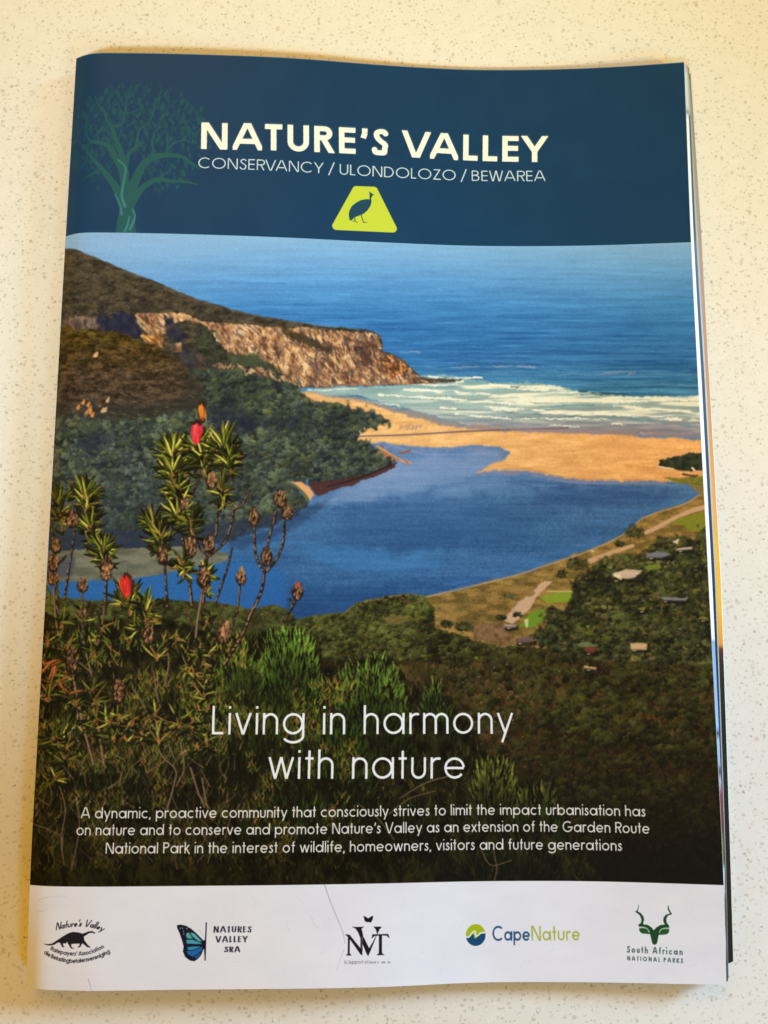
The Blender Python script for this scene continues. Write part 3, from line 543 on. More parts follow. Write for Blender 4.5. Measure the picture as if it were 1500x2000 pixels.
for k in range(120):
    x = r4.uniform(85, 455); y = r4.uniform(1195, 1460) if r4.random() < .9 else r4.uniform(1440, 1560); d = np.interp(y, [1190, 1420], [1, .75])
    if x > 420 and y > 1330: continue
    if P.DX[int(y - P.y0), int(x - P.x0)] < -.12: continue
    tuft(x, y, int(r4.uniform(6, 16)), r4.uniform(22, 42), 400 + k, 2.4, -1.57 + r4.uniform(-.7, .7), .25, 4.6)
for k in range(16):
    x = r4.uniform(80, 150); y = r4.uniform(1290, 1370); a = r4.uniform(-3, -.2); leaf(x, y, a, 30, 5, C(196, 112, 60) * r4.uniform(.5, 1))
for k in range(14):
    x = r4.uniform(92, 120); y = r4.uniform(1010, 1180); leaf(x, y, r4.uniform(-2.6, -.6), 26, 5, C(120, 100, 44) * r4.uniform(.4, 1))
for x, y, rx, ry in [(141, 1015, 12, 18), (208, 1104, 13, 20), (207, 1122, 10, 12), (161, 1143, 10, 14), (110, 1066, 10, 15), (104, 1100, 11, 18), (317, 1084, 11, 20), (408, 1062, 12, 18), (372, 1068, 12, 22), (397, 1126, 13, 22), (413, 938, 11, 16), (360, 984, 9, 13),
                     (547, 975, 13, 18), (561, 1001, 11, 16), (496, 1009, 11, 20), (520, 1087, 11, 20), (471, 1128, 10, 16), (290, 1240, 11, 22), (160, 1198, 8, 9), (232, 1350, 12, 26), (436, 1240, 16, 18), (140, 1290, 12, 28), (104, 1130, 10, 14)]:
    cone(x, y, rx, ry)
cone(581, 1155, 11, 18, .1, (44, 26, 28), (170, 82, 62)); cone(413, 934, 7, 9, 0, (168, 120, 70)); cone(471, 1116, 5, 8, 0, (190, 148, 104)); cone(440, 1228, 6, 16, .3, (196, 140, 100))
P.fill([(236, 1128), (246, 1120), (256, 1126), (260, 1142), (254, 1160), (246, 1170), (238, 1156), (234, 1142)], (206, 44, 40), 1); P.fill([(236, 1128), (246, 1118), (258, 1126), (254, 1136), (250, 1124), (242, 1124)], (62, 26, 26), 0)
P.fill([(242, 1136), (247, 1132), (250, 1150), (246, 1160)], (236, 90, 74), 0, .4); P.fill([(254, 1132), (262, 1136), (260, 1158), (252, 1166)], (70, 24, 26), 0, .7)
P.fill([(375, 828), (384, 822), (394, 826), (396, 842), (390, 862), (383, 870), (376, 862), (374, 846)], (208, 46, 58), 1); P.fill([(378, 830), (385, 828), (384, 850), (379, 852)], (240, 130, 120), 0, .6); P.fill([(374, 826), (384, 818), (396, 824), (392, 832), (384, 826), (378, 830)], (50, 26, 32), 0)
P.fill([(387, 790), (393, 781), (401, 786), (403, 806), (400, 826), (390, 824), (386, 808)], (56, 30, 22), 0); P.fill([(388, 792), (392, 788), (398, 792), (398, 812), (392, 820), (388, 808)], (232, 140, 56), 1, .95)
for fx, fy, n_, c_ in [(247, 1164, 13, (222, 58, 50)), (384, 866, 12, (224, 60, 72)), (395, 822, 7, (236, 150, 66))]:
    for q_ in range(n_):
        x_ = fx + rr.uniform(-8, 8); h_ = rr.uniform(16, 34); P.seg(x_, fy - rr.uniform(0, 10), x_ * .8 + fx * .2, fy - h_, 2.6, 1.2, C(*c_) * rr.uniform(.45, 1.2), .7)
for fx, fy in [(243, 1122), (250, 1120), (380, 822), (390, 824), (397, 786), (391, 784)]: P.seg(fx, fy + 6, fx + rr.uniform(-3, 3), fy - 4, 4, 1, (60, 26, 28), .9)
P.a = np.stack([blur3(P.a[..., q_], 1) for q_ in range(3)], -1)
# print tone of the whole photograph
gr = (noise(H_, W_, 1.6, 1.6, 900, 1) - .5)[..., None] * 13
lum = P.a.mean(-1, keepdims=True)
P.a = np.clip(P.a + gr * np.clip(lum / 90, .35, 1), 0, 255)
P.a = lerp(lum, P.a, 1.06); lum = np.clip(P.a.mean(-1, keepdims=True), 0, 255); P.a = np.clip(P.a * (1 - 16 * np.exp(-lum / 48) / (lum + 8)), 0, 255)
#@END

# ---------------------------------------------------------------- flatten to the page
K = 8.0                                     # print resolution, pixels per mm
PW, PH = int(round(W * 1000 * K)), int(round(L * 1000 * K))
G = Canvas(0, 0, PW, PH, K)
uu = (np.arange(PW) + .5) / PW; vv = (np.arange(PH) + .5) / PH
V1, V2 = 64.25, 268.15                      # top and bottom of the photograph on the page, mm
band = np.array([15, 60, 97], float)
G.a[:] = band
G.a += (noise(PH, PW, 60, 60, 5, 3)[..., None] - .5) * 5
j0, j1 = int(V1 * K), int(round(V2 * K))
U_, V_ = np.meshgrid(uu, vv[j0:j1])
px, py = seen(U_, V_)
fx = np.clip(px - P.x0 - .5, 0, W_ - 1.001); fy = np.clip(py - P.y0 - .5, 0, H_ - 1.001)
ix = fx.astype(int); iy = fy.astype(int); a = (fx - ix)[..., None]; b = (fy - iy)[..., None]
ph = (P.a[iy, ix] * (1 - a) + P.a[iy, ix + 1] * a) * (1 - b) + (P.a[iy + 1, ix] * (1 - a) + P.a[iy + 1, ix + 1] * a) * b
G.a[j0:j1] = ph
G.a[j1:] = (231, 234, 246)
G.a[j1:] += (noise(PH - j1, PW, 90, 40, 6, 4)[..., None] - .5) * C(9, 9, 7)

# ---------------------------------------------------------------- tree emblem
def gl(x0, y0, k, pts): return page(zm(x0, y0, k, pts))
TZ = (130, 150, 5.172)
grn = np.array([44, 108, 88], float)
TM = Canvas(0, 0, int(70 * K), int(66 * K), K); TM.a[:] = 0
def tb(pts, w0, w1): TM.line(gl(*TZ, pts), w0 * .86 / 5.172 / 6.1, w1 * .8 / 5.172 / 6.1, (1, 1, 1), 1)
tb([(600, 1600), (600, 1480), (612, 1360), (600, 1240), (590, 1120)], 250, 130)
tb([(575, 1300), (500, 1120), (420, 1010), (330, 900), (240, 800), (170, 690)], 110, 24); tb([(600, 1200), (570, 960), (480, 790), (410, 690), (240, 650)], 120, 46)
tb([(240, 655), (200, 580), (205, 500), (180, 410), (120, 400)], 24, 10); tb([(595, 980), (560, 800), (500, 640), (462, 500)], 90, 44); tb([(462, 500), (410, 455), (392, 370), (330, 300), (290, 200)], 26, 10)
tb([(462, 495), (560, 480), (585, 380), (605, 260), (600, 180)], 26, 10); tb([(590, 370), (680, 350), (740, 340)], 16, 8); tb([(580, 380), (545, 330), (530, 280)], 16, 8); tb([(600, 900), (640, 760), (780, 660)], 60, 22)
tb([(700, 680), (730, 560), (760, 510), (830, 460), (880, 350), (885, 260), (960, 200)], 26, 12); tb([(620, 1280), (690, 1060), (770, 900), (870, 815), (1010, 790), (1170, 810), (1310, 910)], 130, 30)
tb([(660, 1280), (760, 1130), (900, 1040), (1040, 1050), (1200, 1060), (1330, 1090)], 90, 14); tb([(880, 800), (868, 660), (890, 560), (960, 500)], 28, 12); tb([(1000, 780), (1070, 680), (1180, 645), (1310, 670)], 26, 12)
tb([(940, 1010), (1000, 980), (1060, 900)], 18, 8); tb([(1180, 645), (1240, 560), (1300, 510)], 18, 8); tb([(1020, 720), (1020, 600), (990, 540)], 18, 8); tb([(330, 660), (310, 560), (280, 470)], 18, 8); tb([(300, 960), (200, 1010), (140, 1080)], 24, 8); tb([(170, 700), (120, 640), (100, 560)], 18, 8)
r5 = np.random.default_rng(12)
def inside_crown(x, y):
    dx = (x - 720) / 740; dy = (y - 660) / 580
    return dx * dx + dy * dy < 1 and not (y > 1050 and 330 < x < 860) and not (y > 800 and 460 < x < 760)
n = 0
LM = Canvas(0, 0, int(70 * K), int(66 * K), K); LM.a[:] = 0
cells = [(x, y) for x in range(60, 1480, 52) for y in range(110, 1250, 60)]
for x, y in cells:
    x += r5.uniform(-22, 22); y += r5.uniform(-26, 26)
    if not inside_crown(x, y) or r5.random() < .14: continue
    a_ = -1.57 + r5.uniform(-.9, .9); l = r5.uniform(46, 88); w_ = l * .24
    ux, uy = math.cos(a_), math.sin(a_)
    pts = []
    for t in np.linspace(0, 1, 7): pts.append((x + ux * l * t - uy * w_ * math.sin(math.pi * t ** .8), y + uy * l * t + ux * w_ * math.sin(math.pi * t ** .8)))
    for t in np.linspace(1, 0, 7)[1:-1]: pts.append((x + ux * l * t + uy * w_ * math.sin(math.pi * t ** .8), y + uy * l * t - ux * w_ * math.sin(math.pi * t ** .8)))
    LM.fill(gl(*TZ, pts), (1, 1, 1), 0, r5.uniform(.35, .85), 0)
    LM.line(gl(*TZ, [(x - ux * l * .7 + r5.uniform(-14, 14), y - uy * l * .7), (x - ux * l * .2 - 6, y - uy * l * .2), (x, y)]), .28, .16, (1, 1, 1), .6)
reg = (slice(0, TM.h), slice(0, TM.w))
m = np.maximum(TM.a[..., 0] * .86, LM.a[..., 0] * .78)
fade = np.clip((np.arange(TM.w) / K + 4) / 14, .45, 1)[None]
m[j0:, :] = 0
m = (m * fade * .66)[..., None]; G.a[reg] = G.a[reg] * (1 - m) + grn * m
for pts, al in [([(520, 840), (596, 920), (575, 1070), (558, 1200), (590, 1310)], .75), ([(490, 1190), (540, 1290), (555, 1390)], .6), ([(670, 1340), (690, 1420), (640, 1540)], .75), ([(634, 1410), (615, 1500), (590, 1556)], .75)]:
    G.line(gl(*TZ, pts), .5, .9, (66, 132, 142), al)

# ---------------------------------------------------------------- lettering: a geometric sans drawn with strokes
def arc(cx, cy, rx, ry, a0, a1, n=22):
    return [(cx + rx * math.cos(math.radians(t)), cy + ry * math.sin(math.radians(t))) for t in np.linspace(a0, a1, n)]
def glyph(ch, w, xh=.74, bold=False):
    """y up, cap height 1. returns (strokes, advance width, clip_x) ; strokes run on centre lines"""
    h = w / 2; r = xh / 2; R = r - h; E_ = .04
    U = ch.isupper()
    def V(x, a=0, b=1): return [(x, a), (x, b)]
    f = {}
    if ch == 'A': wd = 1.0 if bold else .84; return [[(h * .55 - .06, -.12), (wd / 2 + .0, 1.0 + (.12 if not bold else .06))], [(wd - h * .55 + .06, -.12), (wd / 2, 1.0 + (.12 if not bold else .06))], [(wd * .24, .32), (wd * .76, .32)]], wd
    if ch == 'B': return [V(h), [(h, 1 - h), (.3, 1 - h)] + arc(.3, .76, .22 - h * .4, .24 - h, 90, -90) + [(h, .52)], [(.32, .52)] + arc(.32, .26 + h * .5, .26 - h * .4, .26 - h * .5, 90, -90) + [(h, h)]], .62
    if ch == 'C': return [arc(.5, .5, .5 - h, .5 - h + .01, 46, 314, 34)], .9
    if ch == 'D': return [V(h), [(h, 1 - h), (.3, 1 - h)] + arc(.3, .5, .45 - h, .5 - h, 90, -90) + [(h, h)]], .78
    if ch == 'E': wd = .58 if bold else .5; return [V(h), [(0, 1 - h), (wd, 1 - h)], [(0, .52), (wd * .97, .52)], [(0, h), (wd, h)]], wd
    if ch == 'G': return [arc(.5, .5, .5 - h, .5 - h + .01, 46, 355, 34), [(.52, .46), (1 - h * .3, .46)]], 1.0
    if ch == 'I': return [V(h)], w
    if ch == 'K': return [V(h), [(h, .36), (.62, 1.08)], [(.2, .52), (.66, -.08)]], .62
    if ch == 'L': wd = .52 if bold else .42; return [V(h), [(0, h), (wd, h)]], wd
    if ch == 'N': wd = .9 if bold else .76; return [V(h), V(wd - h), [(h * .9, 1.1), (wd - h * .9, -.1)]], wd
    if ch == 'O': return [arc(.52, .5, .52 - h, .5 - h + .01, 0, 360, 44)], 1.04
    if ch == 'P': return [V(h), [(h, 1 - h), (.3, 1 - h)] + arc(.3, .74, .24 - h * .4, .26 - h, 90, -90) + [(h, .48 + h * .5)]], .56
    if ch == 'R': wd = .68 if bold else .58; return [V(h), [(h, 1 - h), (.36, 1 - h)] + arc(.36, .73, .27 - h, .27 - h, 90, -90) + [(h, .46 + h)], [(.3, .46 + h), (wd - h * .9 + .05, -.08)]], wd
    if ch == 'S': return [catmull([(.5 - h * .2, .80), (.40, .955 - h * .6), (.26, 1.0 - h), (.09 + h * .6, .86 - h * .3), (.10 + h * .7, .68), (.28, .54), (.46 - h * .2, .40), (.5 - h * .8, .24), (.40, .06 + h * .4), (.24, h - .01), (.1, .08 + h * .3), (.02 + h * .4, .24)], 4)], .52
    if ch == 'T': wd = .6 if bold else .46; return [V(wd / 2), [(0, 1 - h), (wd, 1 - h)]], wd
    if ch == 'U': wd = .74 if bold else .66; q = wd / 2; return [[(h, 1), (h, q)] + arc(q, q - .0, q - h, q - h + .01, 180, 360) + [(wd - h, q), (wd - h, 1)]], wd
    if ch == 'V': wd = .92 if bold else .74; return [[(h * .55 - .05, 1.1), (wd / 2, -.1)], [(wd - h * .55 + .05, 1.1), (wd / 2, -.1)]], wd
    if ch == 'W': return [[(h * .5 - .03, 1.1), (.27, -.1)], [(.27, -.1), (.52, 1.06)], [(.52, 1.06), (.77, -.1)], [(.77, -.1), (1.04 - h * .5 + .03, 1.1)]], 1.04
    if ch == 'Y': wd = .84 if bold else .68; return [V(wd / 2, 0, .46), [(h * .5 - .06, 1.1), (wd / 2, .42)], [(wd - h * .5 + .06, 1.1), (wd / 2, .42)]], wd
    if ch == 'Z': return [[(.03, 1 - h), (.58, 1 - h)], [(.0, h), (.6, h)], [(h * 1.1, h * .6), (.58 - h, 1 - h * .6)]], .6
    if ch == '/': return [[(-.02, -.14), (.4, 1.12)]], .38
    if ch == "'": return [[(.12, 1.0), (.12, .86), (.03, .68)]] if not bold else [[(.11, 1.0), (.11, .84)], [(.12, .84), (.05, .62)]], .2 if bold else .14
    if ch == ',': return [[(.1, .1), (.02, -.14)]], .14
    if ch == '.': return [[(h, 0), (h, w)]], w
    if ch == 'o': return [arc(r, r, R, R, 0, 360, 36)], xh
    if ch == 'a': return [arc(r, r, R, R, 0, 360, 36), V(xh - h * .6 + .02, 0, xh)], xh + .02 + h * .4
    if ch == 'b': return [arc(r + .02, r, R, R, 0, 360, 36), V(h, 0, 1.02)], xh + .02
    if ch == 'd': return [arc(r, r, R, R, 0, 360, 36), V(xh - h * .6 + .02, 0, 1.02)], xh + .02 + h * .4
    if ch == 'p': return [arc(r + .02, r, R, R, 0, 360, 36), V(h, -.3, xh)], xh + .02
    if ch == 'c': return [arc(r, r, R, R, 48, 312, 30)], xh * .88
    if ch == 'e': return [arc(r, r, R, R, 4, 322, 32), [(h * .6, r), (xh - h * .9, r)]], xh
    if ch == 'g': return [arc(r, r, R, R, 0, 360, 36), [(xh - h * .6 + .02, xh), (xh - h * .6 + .02, -.06)] + arc(r + .01, -.04, r - h * .6 + .01, .25 - h * .4, 0, -155)], xh + .02 + h * .4
    if ch == 'f': return [V(.16, 0, .78), [(.16, .76)] + arc(.30, .8, .14, .2 - h * .5, 180, 95), [(0, xh - h), (.34, xh - h)]], .34
    if ch == 'h': return [V(h, 0, 1.02), [(h, .34)] + arc(.28, xh - .28, .28 - h, .28 - h, 180, 0) + [(.56 - h, .4), (.56 - h, 0)]], .56
    if ch == 'n': return [V(h, 0, xh), [(h, .34)] + arc(.28, xh - .28, .28 - h, .28 - h, 180, 0) + [(.56 - h, .4), (.56 - h, 0)]], .56
    if ch == 'm': return [V(h, 0, xh), [(h, .34)] + arc(.26, xh - .26, .26 - h, .26 - h, 180, 0) + [(.52 - h, .4), (.52 - h, 0)], [(.52 - h, .34)] + arc(.78 - w, xh - .26, .26 - h, .26 - h, 180, 0) + [(1.04 - w - h, .4), (1.04 - w - h, 0)]], 1.04 - w
    if ch == 'r': return [V(h, 0, xh), [(h, .38)] + arc(.27, xh - .25, .27 - h, .25 - h, 180, 70)], .34
    if ch == 'i': return [V(h, 0, xh), [(h, .9), (h, .9 + w * 1.05)]], w
    if ch == 'l': return [V(h, 0, 1.02)], w
    if ch == 't': return [V(.15, 0, .98), [(0, xh - h), (.3, xh - h)]], .3
    if ch == 'k': return [V(h, 0, 1.02), [(h, .3), (.42, .78)], [(.16, .42), (.47, -.06)]], .46
    if ch == 'u': return [[(h, xh), (h, .27)] + arc(.27, .27, .27 - h, .27 - h + .005, 180, 360) + [(.54 - h, .27), (.54 - h, xh)]], .54
    if ch == 'v': return [[(h * .5, xh), (.28, 0)], [(.56 - h * .5, xh), (.28, 0)]], .56
    if ch == 'w': return [[(h * .5, xh), (.24, 0)], [(.24, 0), (.44, xh)], [(.44, xh), (.64, 0)], [(.64, 0), (.88 - h * .5, xh)]], .88
    if ch == 'x': return [[(h * .4, xh), (.5 - h * .4, 0)], [(.5 - h * .4, xh), (h * .4, 0)]], .5
    if ch == 'y': return [[(h * .5, xh), (.29, .04)], [(.58 - h * .5, xh), (.17, -.3)]], .58
    if ch == 's': return [catmull([(.34 - h * .3, .58 * xh / .74), (.27, xh - h - .02), (.19, xh - h + .01), (.07 + h * .5, .61 * xh / .74), (.1 + h * .4, .47 * xh / .74), (.22, .38 * xh / .74), (.33 - h * .3, .27 * xh / .74), (.36 - h * .8, .16 * xh / .74), (.25, h + .02), (.17, h - .01), (.07, .06 + h * .3), (.02 + h * .4, .16)], 4)], .38
    return [], .3
LET = []                                                             # every glyph drawn, for reference
def draw_glyph(cv, ch, o, ex, ey, w, col, xh=.74, bold=False, alpha=1, blur=0, vx=1.0):
    """o origin, ex/ey the glyph's unit vectors on the page (mm)"""
    st, adv = glyph(ch, w, xh, bold)
    if not st: return
    o = np.asarray(o, float); ex = np.asarray(ex, float); ey = np.asarray(ey, float)
    cs = np.array([o + ex * x + ey * y for x in (-.15, adv + .15) for y in (-.42, 1.2)])
    X0, Y0, X1, Y1 = cv.box(cs[:, 0].min(), cs[:, 1].min(), cs[:, 0].max(), cs[:, 1].max())
    if X1 <= X0 or Y1 <= Y0: return
    SS = 3 if not blur else 2
    gx = (np.arange(X0 * SS, X1 * SS) + .5) / SS / cv.k + cv.x0; gy = (np.arange(Y0 * SS, Y1 * SS) + .5) / SS / cv.k + cv.y0
    gx, gy = np.meshgrid(gx, gy); gx = gx - o[0]; gy = gy - o[1]
    det = ex[0] * ey[1] - ex[1] * ey[0]
    lx = (gx * ey[1] - gy * ey[0]) / det; ly = (-gx * ex[1] + gy * ex[0]) / det
    ins = np.zeros(lx.shape, bool); h = w / 2
    for s in st:
        s = np.asarray(s, float); n = len(s) - 1
        for i in range(n):
            ax, ay = s[i]; bx, by = s[i + 1]; dx, dy = bx - ax, by - ay; l = math.hypot(dx, dy)
            if l < 1e-4: continue
            hh = h * (1 if vx == 1 else lerp(vx, 1, abs(dy) / l))
            t = ((lx - ax) * dx + (ly - ay) * dy) / l; d = np.abs((lx - ax) * dy - (ly - ay) * dx) / l
            ins |= (t >= 0) & (t <= l) & (d <= hh)
            if 0 < i: ins |= (np.hypot(lx - ax, ly - ay) <= hh)
    if ch.isupper(): ins &= (ly >= -.012) & (ly <= 1.012)
    if ch in 'NA': ins &= (lx >= 0) & (lx <= adv)
    m = ins.reshape(Y1 - Y0, SS, X1 - X0, SS).mean((1, 3)) * alpha
    if blur: m = blur3(m, blur)
    v = cv.a[Y0:Y1, X0:X1]; v += (np.asarray(col, float) - v) * m[..., None]
def text(s, p0, p1, cap, w, col, track=.13, space=.4, xh=.74, bold=False, alpha=1, sx=None, kern=None, shadow=None, vx=1.0):
    """p0, p1: left and right ends of the base line, as traced; cap height in page mm"""
    a, b = page([p0, p1]); d = b - a; ln = math.hypot(*d); e = d / ln; nrm = np.array([e[1], -e[0]])
    pos = []; x = 0
    for i, c in enumerate(s):
        if c == ' ': x += space; continue
        adv = glyph(c, w, xh, bold)[1]; pos.append((c, x)); x += adv + track + (kern or {}).get(s[i:i + 2], 0)
    tot = x - track
    k = ln / tot
    for q in ((1, 0) if shadow else (0,)):
        for c, x in pos:
            o = a + e * k * x
            if q: draw_glyph(G, c, o + np.array(shadow[0]), e * k, nrm * cap, w, shadow[1], xh, bold, shadow[2], shadow[3])
            else: draw_glyph(G, c, o, e * k, nrm * cap, w, col, xh, bold, alpha, 0, vx)
def text_curve(s, pts, cap, w, col, xh=.74, bold=False, track=.14, slant=0, alpha=1, space=.4):
    p = catmull(page(pts), 10); seg = np.hypot(*np.diff(p, axis=0).T); cum = np.concatenate([[0], np.cumsum(seg)])
    pos = []; x = 0
    for c in s:
        if c == ' ': x += space; continue
        adv = glyph(c, w, xh, bold)[1]; pos.append((c, x, adv)); x += adv + track
    k = cum[-1] / (x - track)
    for c, x, adv in pos:
        q = (x + adv / 2) * k; cx = np.interp(q, cum, p[:, 0]); cy = np.interp(q, cum, p[:, 1])
        e = np.array([np.interp(q + .1, cum, p[:, 0]) - np.interp(q - .1, cum, p[:, 0]), np.interp(q + .1, cum, p[:, 1]) - np.interp(q - .1, cum, p[:, 1])]); e /= math.hypot(*e) + 1e-9
        n_ = np.array([e[1], -e[0]]) + e * slant
        draw_glyph(G, c, np.array([cx, cy]) - e * adv / 2 * k, e * k, n_ * cap, w, col, xh, bold, alpha)
cream = (250, 245, 237); white = (240, 242, 246)
text("NATURE'S", (392.5, 291), (757, 303.5), 9.4, .195, cream, .175, .45, bold=True, kern={'AT': -.08, "E'": .04}, shadow=((.15, -.45), (90, 108, 122), .55, 2))
text("VALLEY", (787, 305.5), (1067.5, 316.8), 9.4, .195, cream, .175, .45, bold=True, kern={'VA': -.14, 'EY': -.03}, shadow=((.15, -.45), (90, 108, 122), .55, 2))
text("CONSERVANCY / ULONDOLOZO / BEWAREA", (387, 328), (1065, 353.5), 3.75, .092, (214, 228, 238), .14, .3, kern={'RV': -.04, 'VA': -.1})
text("Living in harmony", (413.5, 1434.5), (1002, 1433.5), 8.55, .088, (238, 241, 246), .17, .5, xh=.75, shadow=((0, 0), (20, 20, 12), .5, 6))
text("with nature", (524, 1521), (908, 1521), 8.55, .088, (238, 241, 246), .16, .5, xh=.75, shadow=((0, 0), (20, 20, 12), .5, 6))
dcol = (232, 232, 230)
for s_, q0, q1 in [("A dynamic, proactive community that consciously strives to limit the impact urbanisation has", (158, 1598.5), (1261, 1595)),
                   ("on nature and to conserve and promote Nature's Valley as an extension of the Garden Route", (149, 1631.5), (1269, 1628.5)),
                   ("National Park in the interest of wildlife, homeowners, visitors and future generations", (206, 1667.5), (1215, 1662))]:
    text(s_, q0, q1, 3.2, .118, dcol, .12, .36, xh=.70, shadow=((0, 0), (14, 12, 8), .55, 5))

# ---------------------------------------------------------------- bird badge
BZ = (620, 340, 8.333)
q = page([(691.4, 360.6), (735, 362.4), (776.5, 453.5), (647.5, 447.5)])
cen = q.mean(0); inner = q + (cen - q) / np.linalg.norm(cen - q, axis=1)[:, None] * 2.1
G.fill(inner, (196, 212, 66), 0, 1, 0)
for i in range(4): G.seg(*inner[i], *inner[(i + 1) % 4], 2.9, 2.9, (196, 212, 66))
G.fill(inner, (196, 212, 66), 0, 1, 0)
G.fill(gl(*BZ, [(850, 412), (790, 408), (700, 426), (620, 472), (560, 522), (522, 590), (510, 650), (518, 720), (528, 764), (548, 740), (556, 758), (600, 704), (700, 668), (760, 640), (824, 580), (868, 505), (880, 440), (874, 385), (890, 362), (912, 336), (892, 322), (878, 306), (850, 290), (848, 330), (850, 380)]), (26, 70, 96), 0, 1, 0)
for p_ in ([(712, 660), (745, 778), (800, 790)], [(745, 778), (760, 792)], [(604, 700), (612, 762), (652, 788)], [(612, 762), (580, 768)]): G.line(gl(*BZ, p_), .34, .22, (60, 92, 84), .95, smooth=False)
G.line(gl(*BZ, [(890, 330), (920, 332)]), .3, .1, (26, 70, 96)); G.line(gl(*BZ, [(852, 300), (842, 286)]), .3, .1, (26, 70, 96))

# ---------------------------------------------------------------- logos of the bottom strip
blk = (22, 22, 34)
OZ = (60, 1770, 7.5)
G.fill(gl(*OZ, [(185, 548), (250, 556), (310, 548), (370, 510), (440, 462), (500, 425), (560, 392), (620, 376), (700, 384), (760, 402), (800, 388), (850, 368), (900, 364), (945, 388), (940, 404), (905, 388), (860, 392), (810, 424), (778, 444),
                (785, 500), (830, 560), (880, 606), (830, 600), (780, 560), (758, 540), (735, 580), (720, 602), (680, 600), (715, 578), (715, 545), (640, 550), (590, 552), (600, 600), (640, 618), (590, 618), (560, 570), (530, 520), (515, 545), (470, 545), (480, 585), (500, 602), (462, 598), (440, 560), (430, 535), (400, 530), (340, 566), (270, 576), (220, 566)]), blk, 0, .97, 0)
text_curve("Nature's Valley", zm(*OZ, [(366, 352), (520, 318), (660, 300), (800, 300), (930, 324), (1050, 372)]), 2.0, .15, (40, 38, 48), slant=.35, track=.05, xh=.5)
text_curve("Ratepayers' Association", zm(*OZ, [(285, 640), (400, 690), (560, 720), (740, 722), (900, 690), (1075, 612)]), 1.15, .17, (36, 34, 48), bold=False, track=.1)
text_curve("die Belastingbetalersvereniging", zm(*OZ, [(190, 690), (300, 760), (460, 812), (640, 832), (840, 806), (1000, 760), (1165, 680)]), 1.15, .17, (36, 34, 48), track=.06, space=.24)
# butterfly wing
FZ = (320, 1770, 7.5)
G.fill(gl(*FZ, [(190, 280), (240, 268), (320, 285), (400, 330), (470, 390), (540, 460), (590, 510), (600, 560), (575, 640), (550, 710), (500, 770), (450, 805), (380, 795), (310, 740), (280, 660), (290, 590), (270, 510), (230, 390), (200, 330)]), (16, 24, 44), 0, 1, 0)
for p_, c in [([(330, 395), (370, 385), (400, 440), (430, 475), (350, 470), (325, 440)], (86, 184, 176)), ([(390, 385), (440, 395), (500, 450), (560, 520), (510, 515), (450, 470), (410, 430)], (84, 186, 190)), ([(330, 490), (420, 490), (500, 520), (570, 550), (450, 552), (335, 545)], (72, 172, 190)),
              ([(345, 600), (430, 590), (540, 590), (480, 620), (400, 645), (350, 640)], (52, 150, 196)), ([(330, 655), (400, 655), (490, 625), (560, 590), (555, 650), (500, 690), (430, 740), (360, 710)], (30, 108, 184)), ([(440, 748), (510, 695), (545, 670), (520, 730), (480, 770)], (28, 92, 160))]:
    G.fill(gl(*FZ, p_), c, 0, .95, 0)
for x, y in [(270, 320), (285, 365), (290, 405), (240, 320), (335, 325)]: G.seg(*gl(*FZ, [(x, y)])[0], *gl(*FZ, [(x + 4, y + 4)])[0], .28, .28, (200, 214, 220), .8)
G.line(gl(*FZ, [(622, 245), (612, 500), (604, 788)]), .38, .38, (48, 38, 70), 1, smooth=False)
G.fill(gl(*FZ, [(612, 490), (575, 505), (560, 560), (590, 640), (592, 700), (604, 720)]), (14, 14, 36), 0, 1, 0)
G.line(gl(*FZ, [(600, 470), (560, 400), (500, 340)]), .1, .08, (90, 84, 90), .5)
sc = (52, 50, 66)
text("NATURES", zm(*FZ, [(728, 386)])[0], zm(*FZ, [(1280, 384)])[0], 1.75, .23, sc, .2, .4, vx=.35)
text("VALLEY", zm(*FZ, [(760, 530)])[0], zm(*FZ, [(1222, 528)])[0], 1.75, .23, sc, .2, .4, vx=.35)
text("SRA", zm(*FZ, [(888, 674)])[0], zm(*FZ, [(1116, 672)])[0], 1.6, .25, sc, .2, .4, vx=.35)
# NVT monogram
VZ = (640, 1770, 9.375); nv = (14, 14, 26)
for p_ in ([(318, 520), (400, 520), (600, 770), (600, 560), (640, 545), (636, 900), (600, 880), (404, 600), (404, 865), (440, 900), (330, 900), (370, 865), (372, 560)],
           [(450, 378), (665, 378), (620, 410), (655, 560), (760, 770), (880, 560), (905, 500), (880, 420), (840, 375), (995, 375), (950, 420), (905, 520), (770, 850), (740, 915), (700, 840), (640, 690), (560, 480), (510, 410)],
           [(815, 515), (1110, 510), (1135, 590), (1080, 540), (992, 535), (995, 860), (1045, 895), (890, 895), (940, 860), (938, 535), (860, 545), (810, 590)]):
    G.fill(gl(*VZ, p_), nv, 0, .97, 0)
G.line(gl(*VZ, [(640, 540), (630, 620), (624, 780)]), .14, .12, (200, 204, 214), .8)
G.fill(gl(*VZ, [(655, 175), (700, 195), (745, 225), (790, 190), (835, 175), (825, 235), (790, 300), (748, 285), (720, 295), (680, 270)]), nv, 0, 1, 0)
text("In Support of", zm(*VZ, [(305, 1055)])[0], zm(*VZ, [(745, 1048)])[0], .95, .14, (92, 92, 104), .14, .3, alpha=.8)
r6 = np.random.default_rng(3)
for x in list(range(760, 880, 26)) + [915, 985, 1010, 1035, 1100, 1125]:
    G.line(gl(*VZ, [(x, 1048), (x + 6, 1010 + r6.uniform(-6, 10)), (x + 16, 1040), (x + 22, 1018)]), .12, .1, (104, 104, 116), .75)
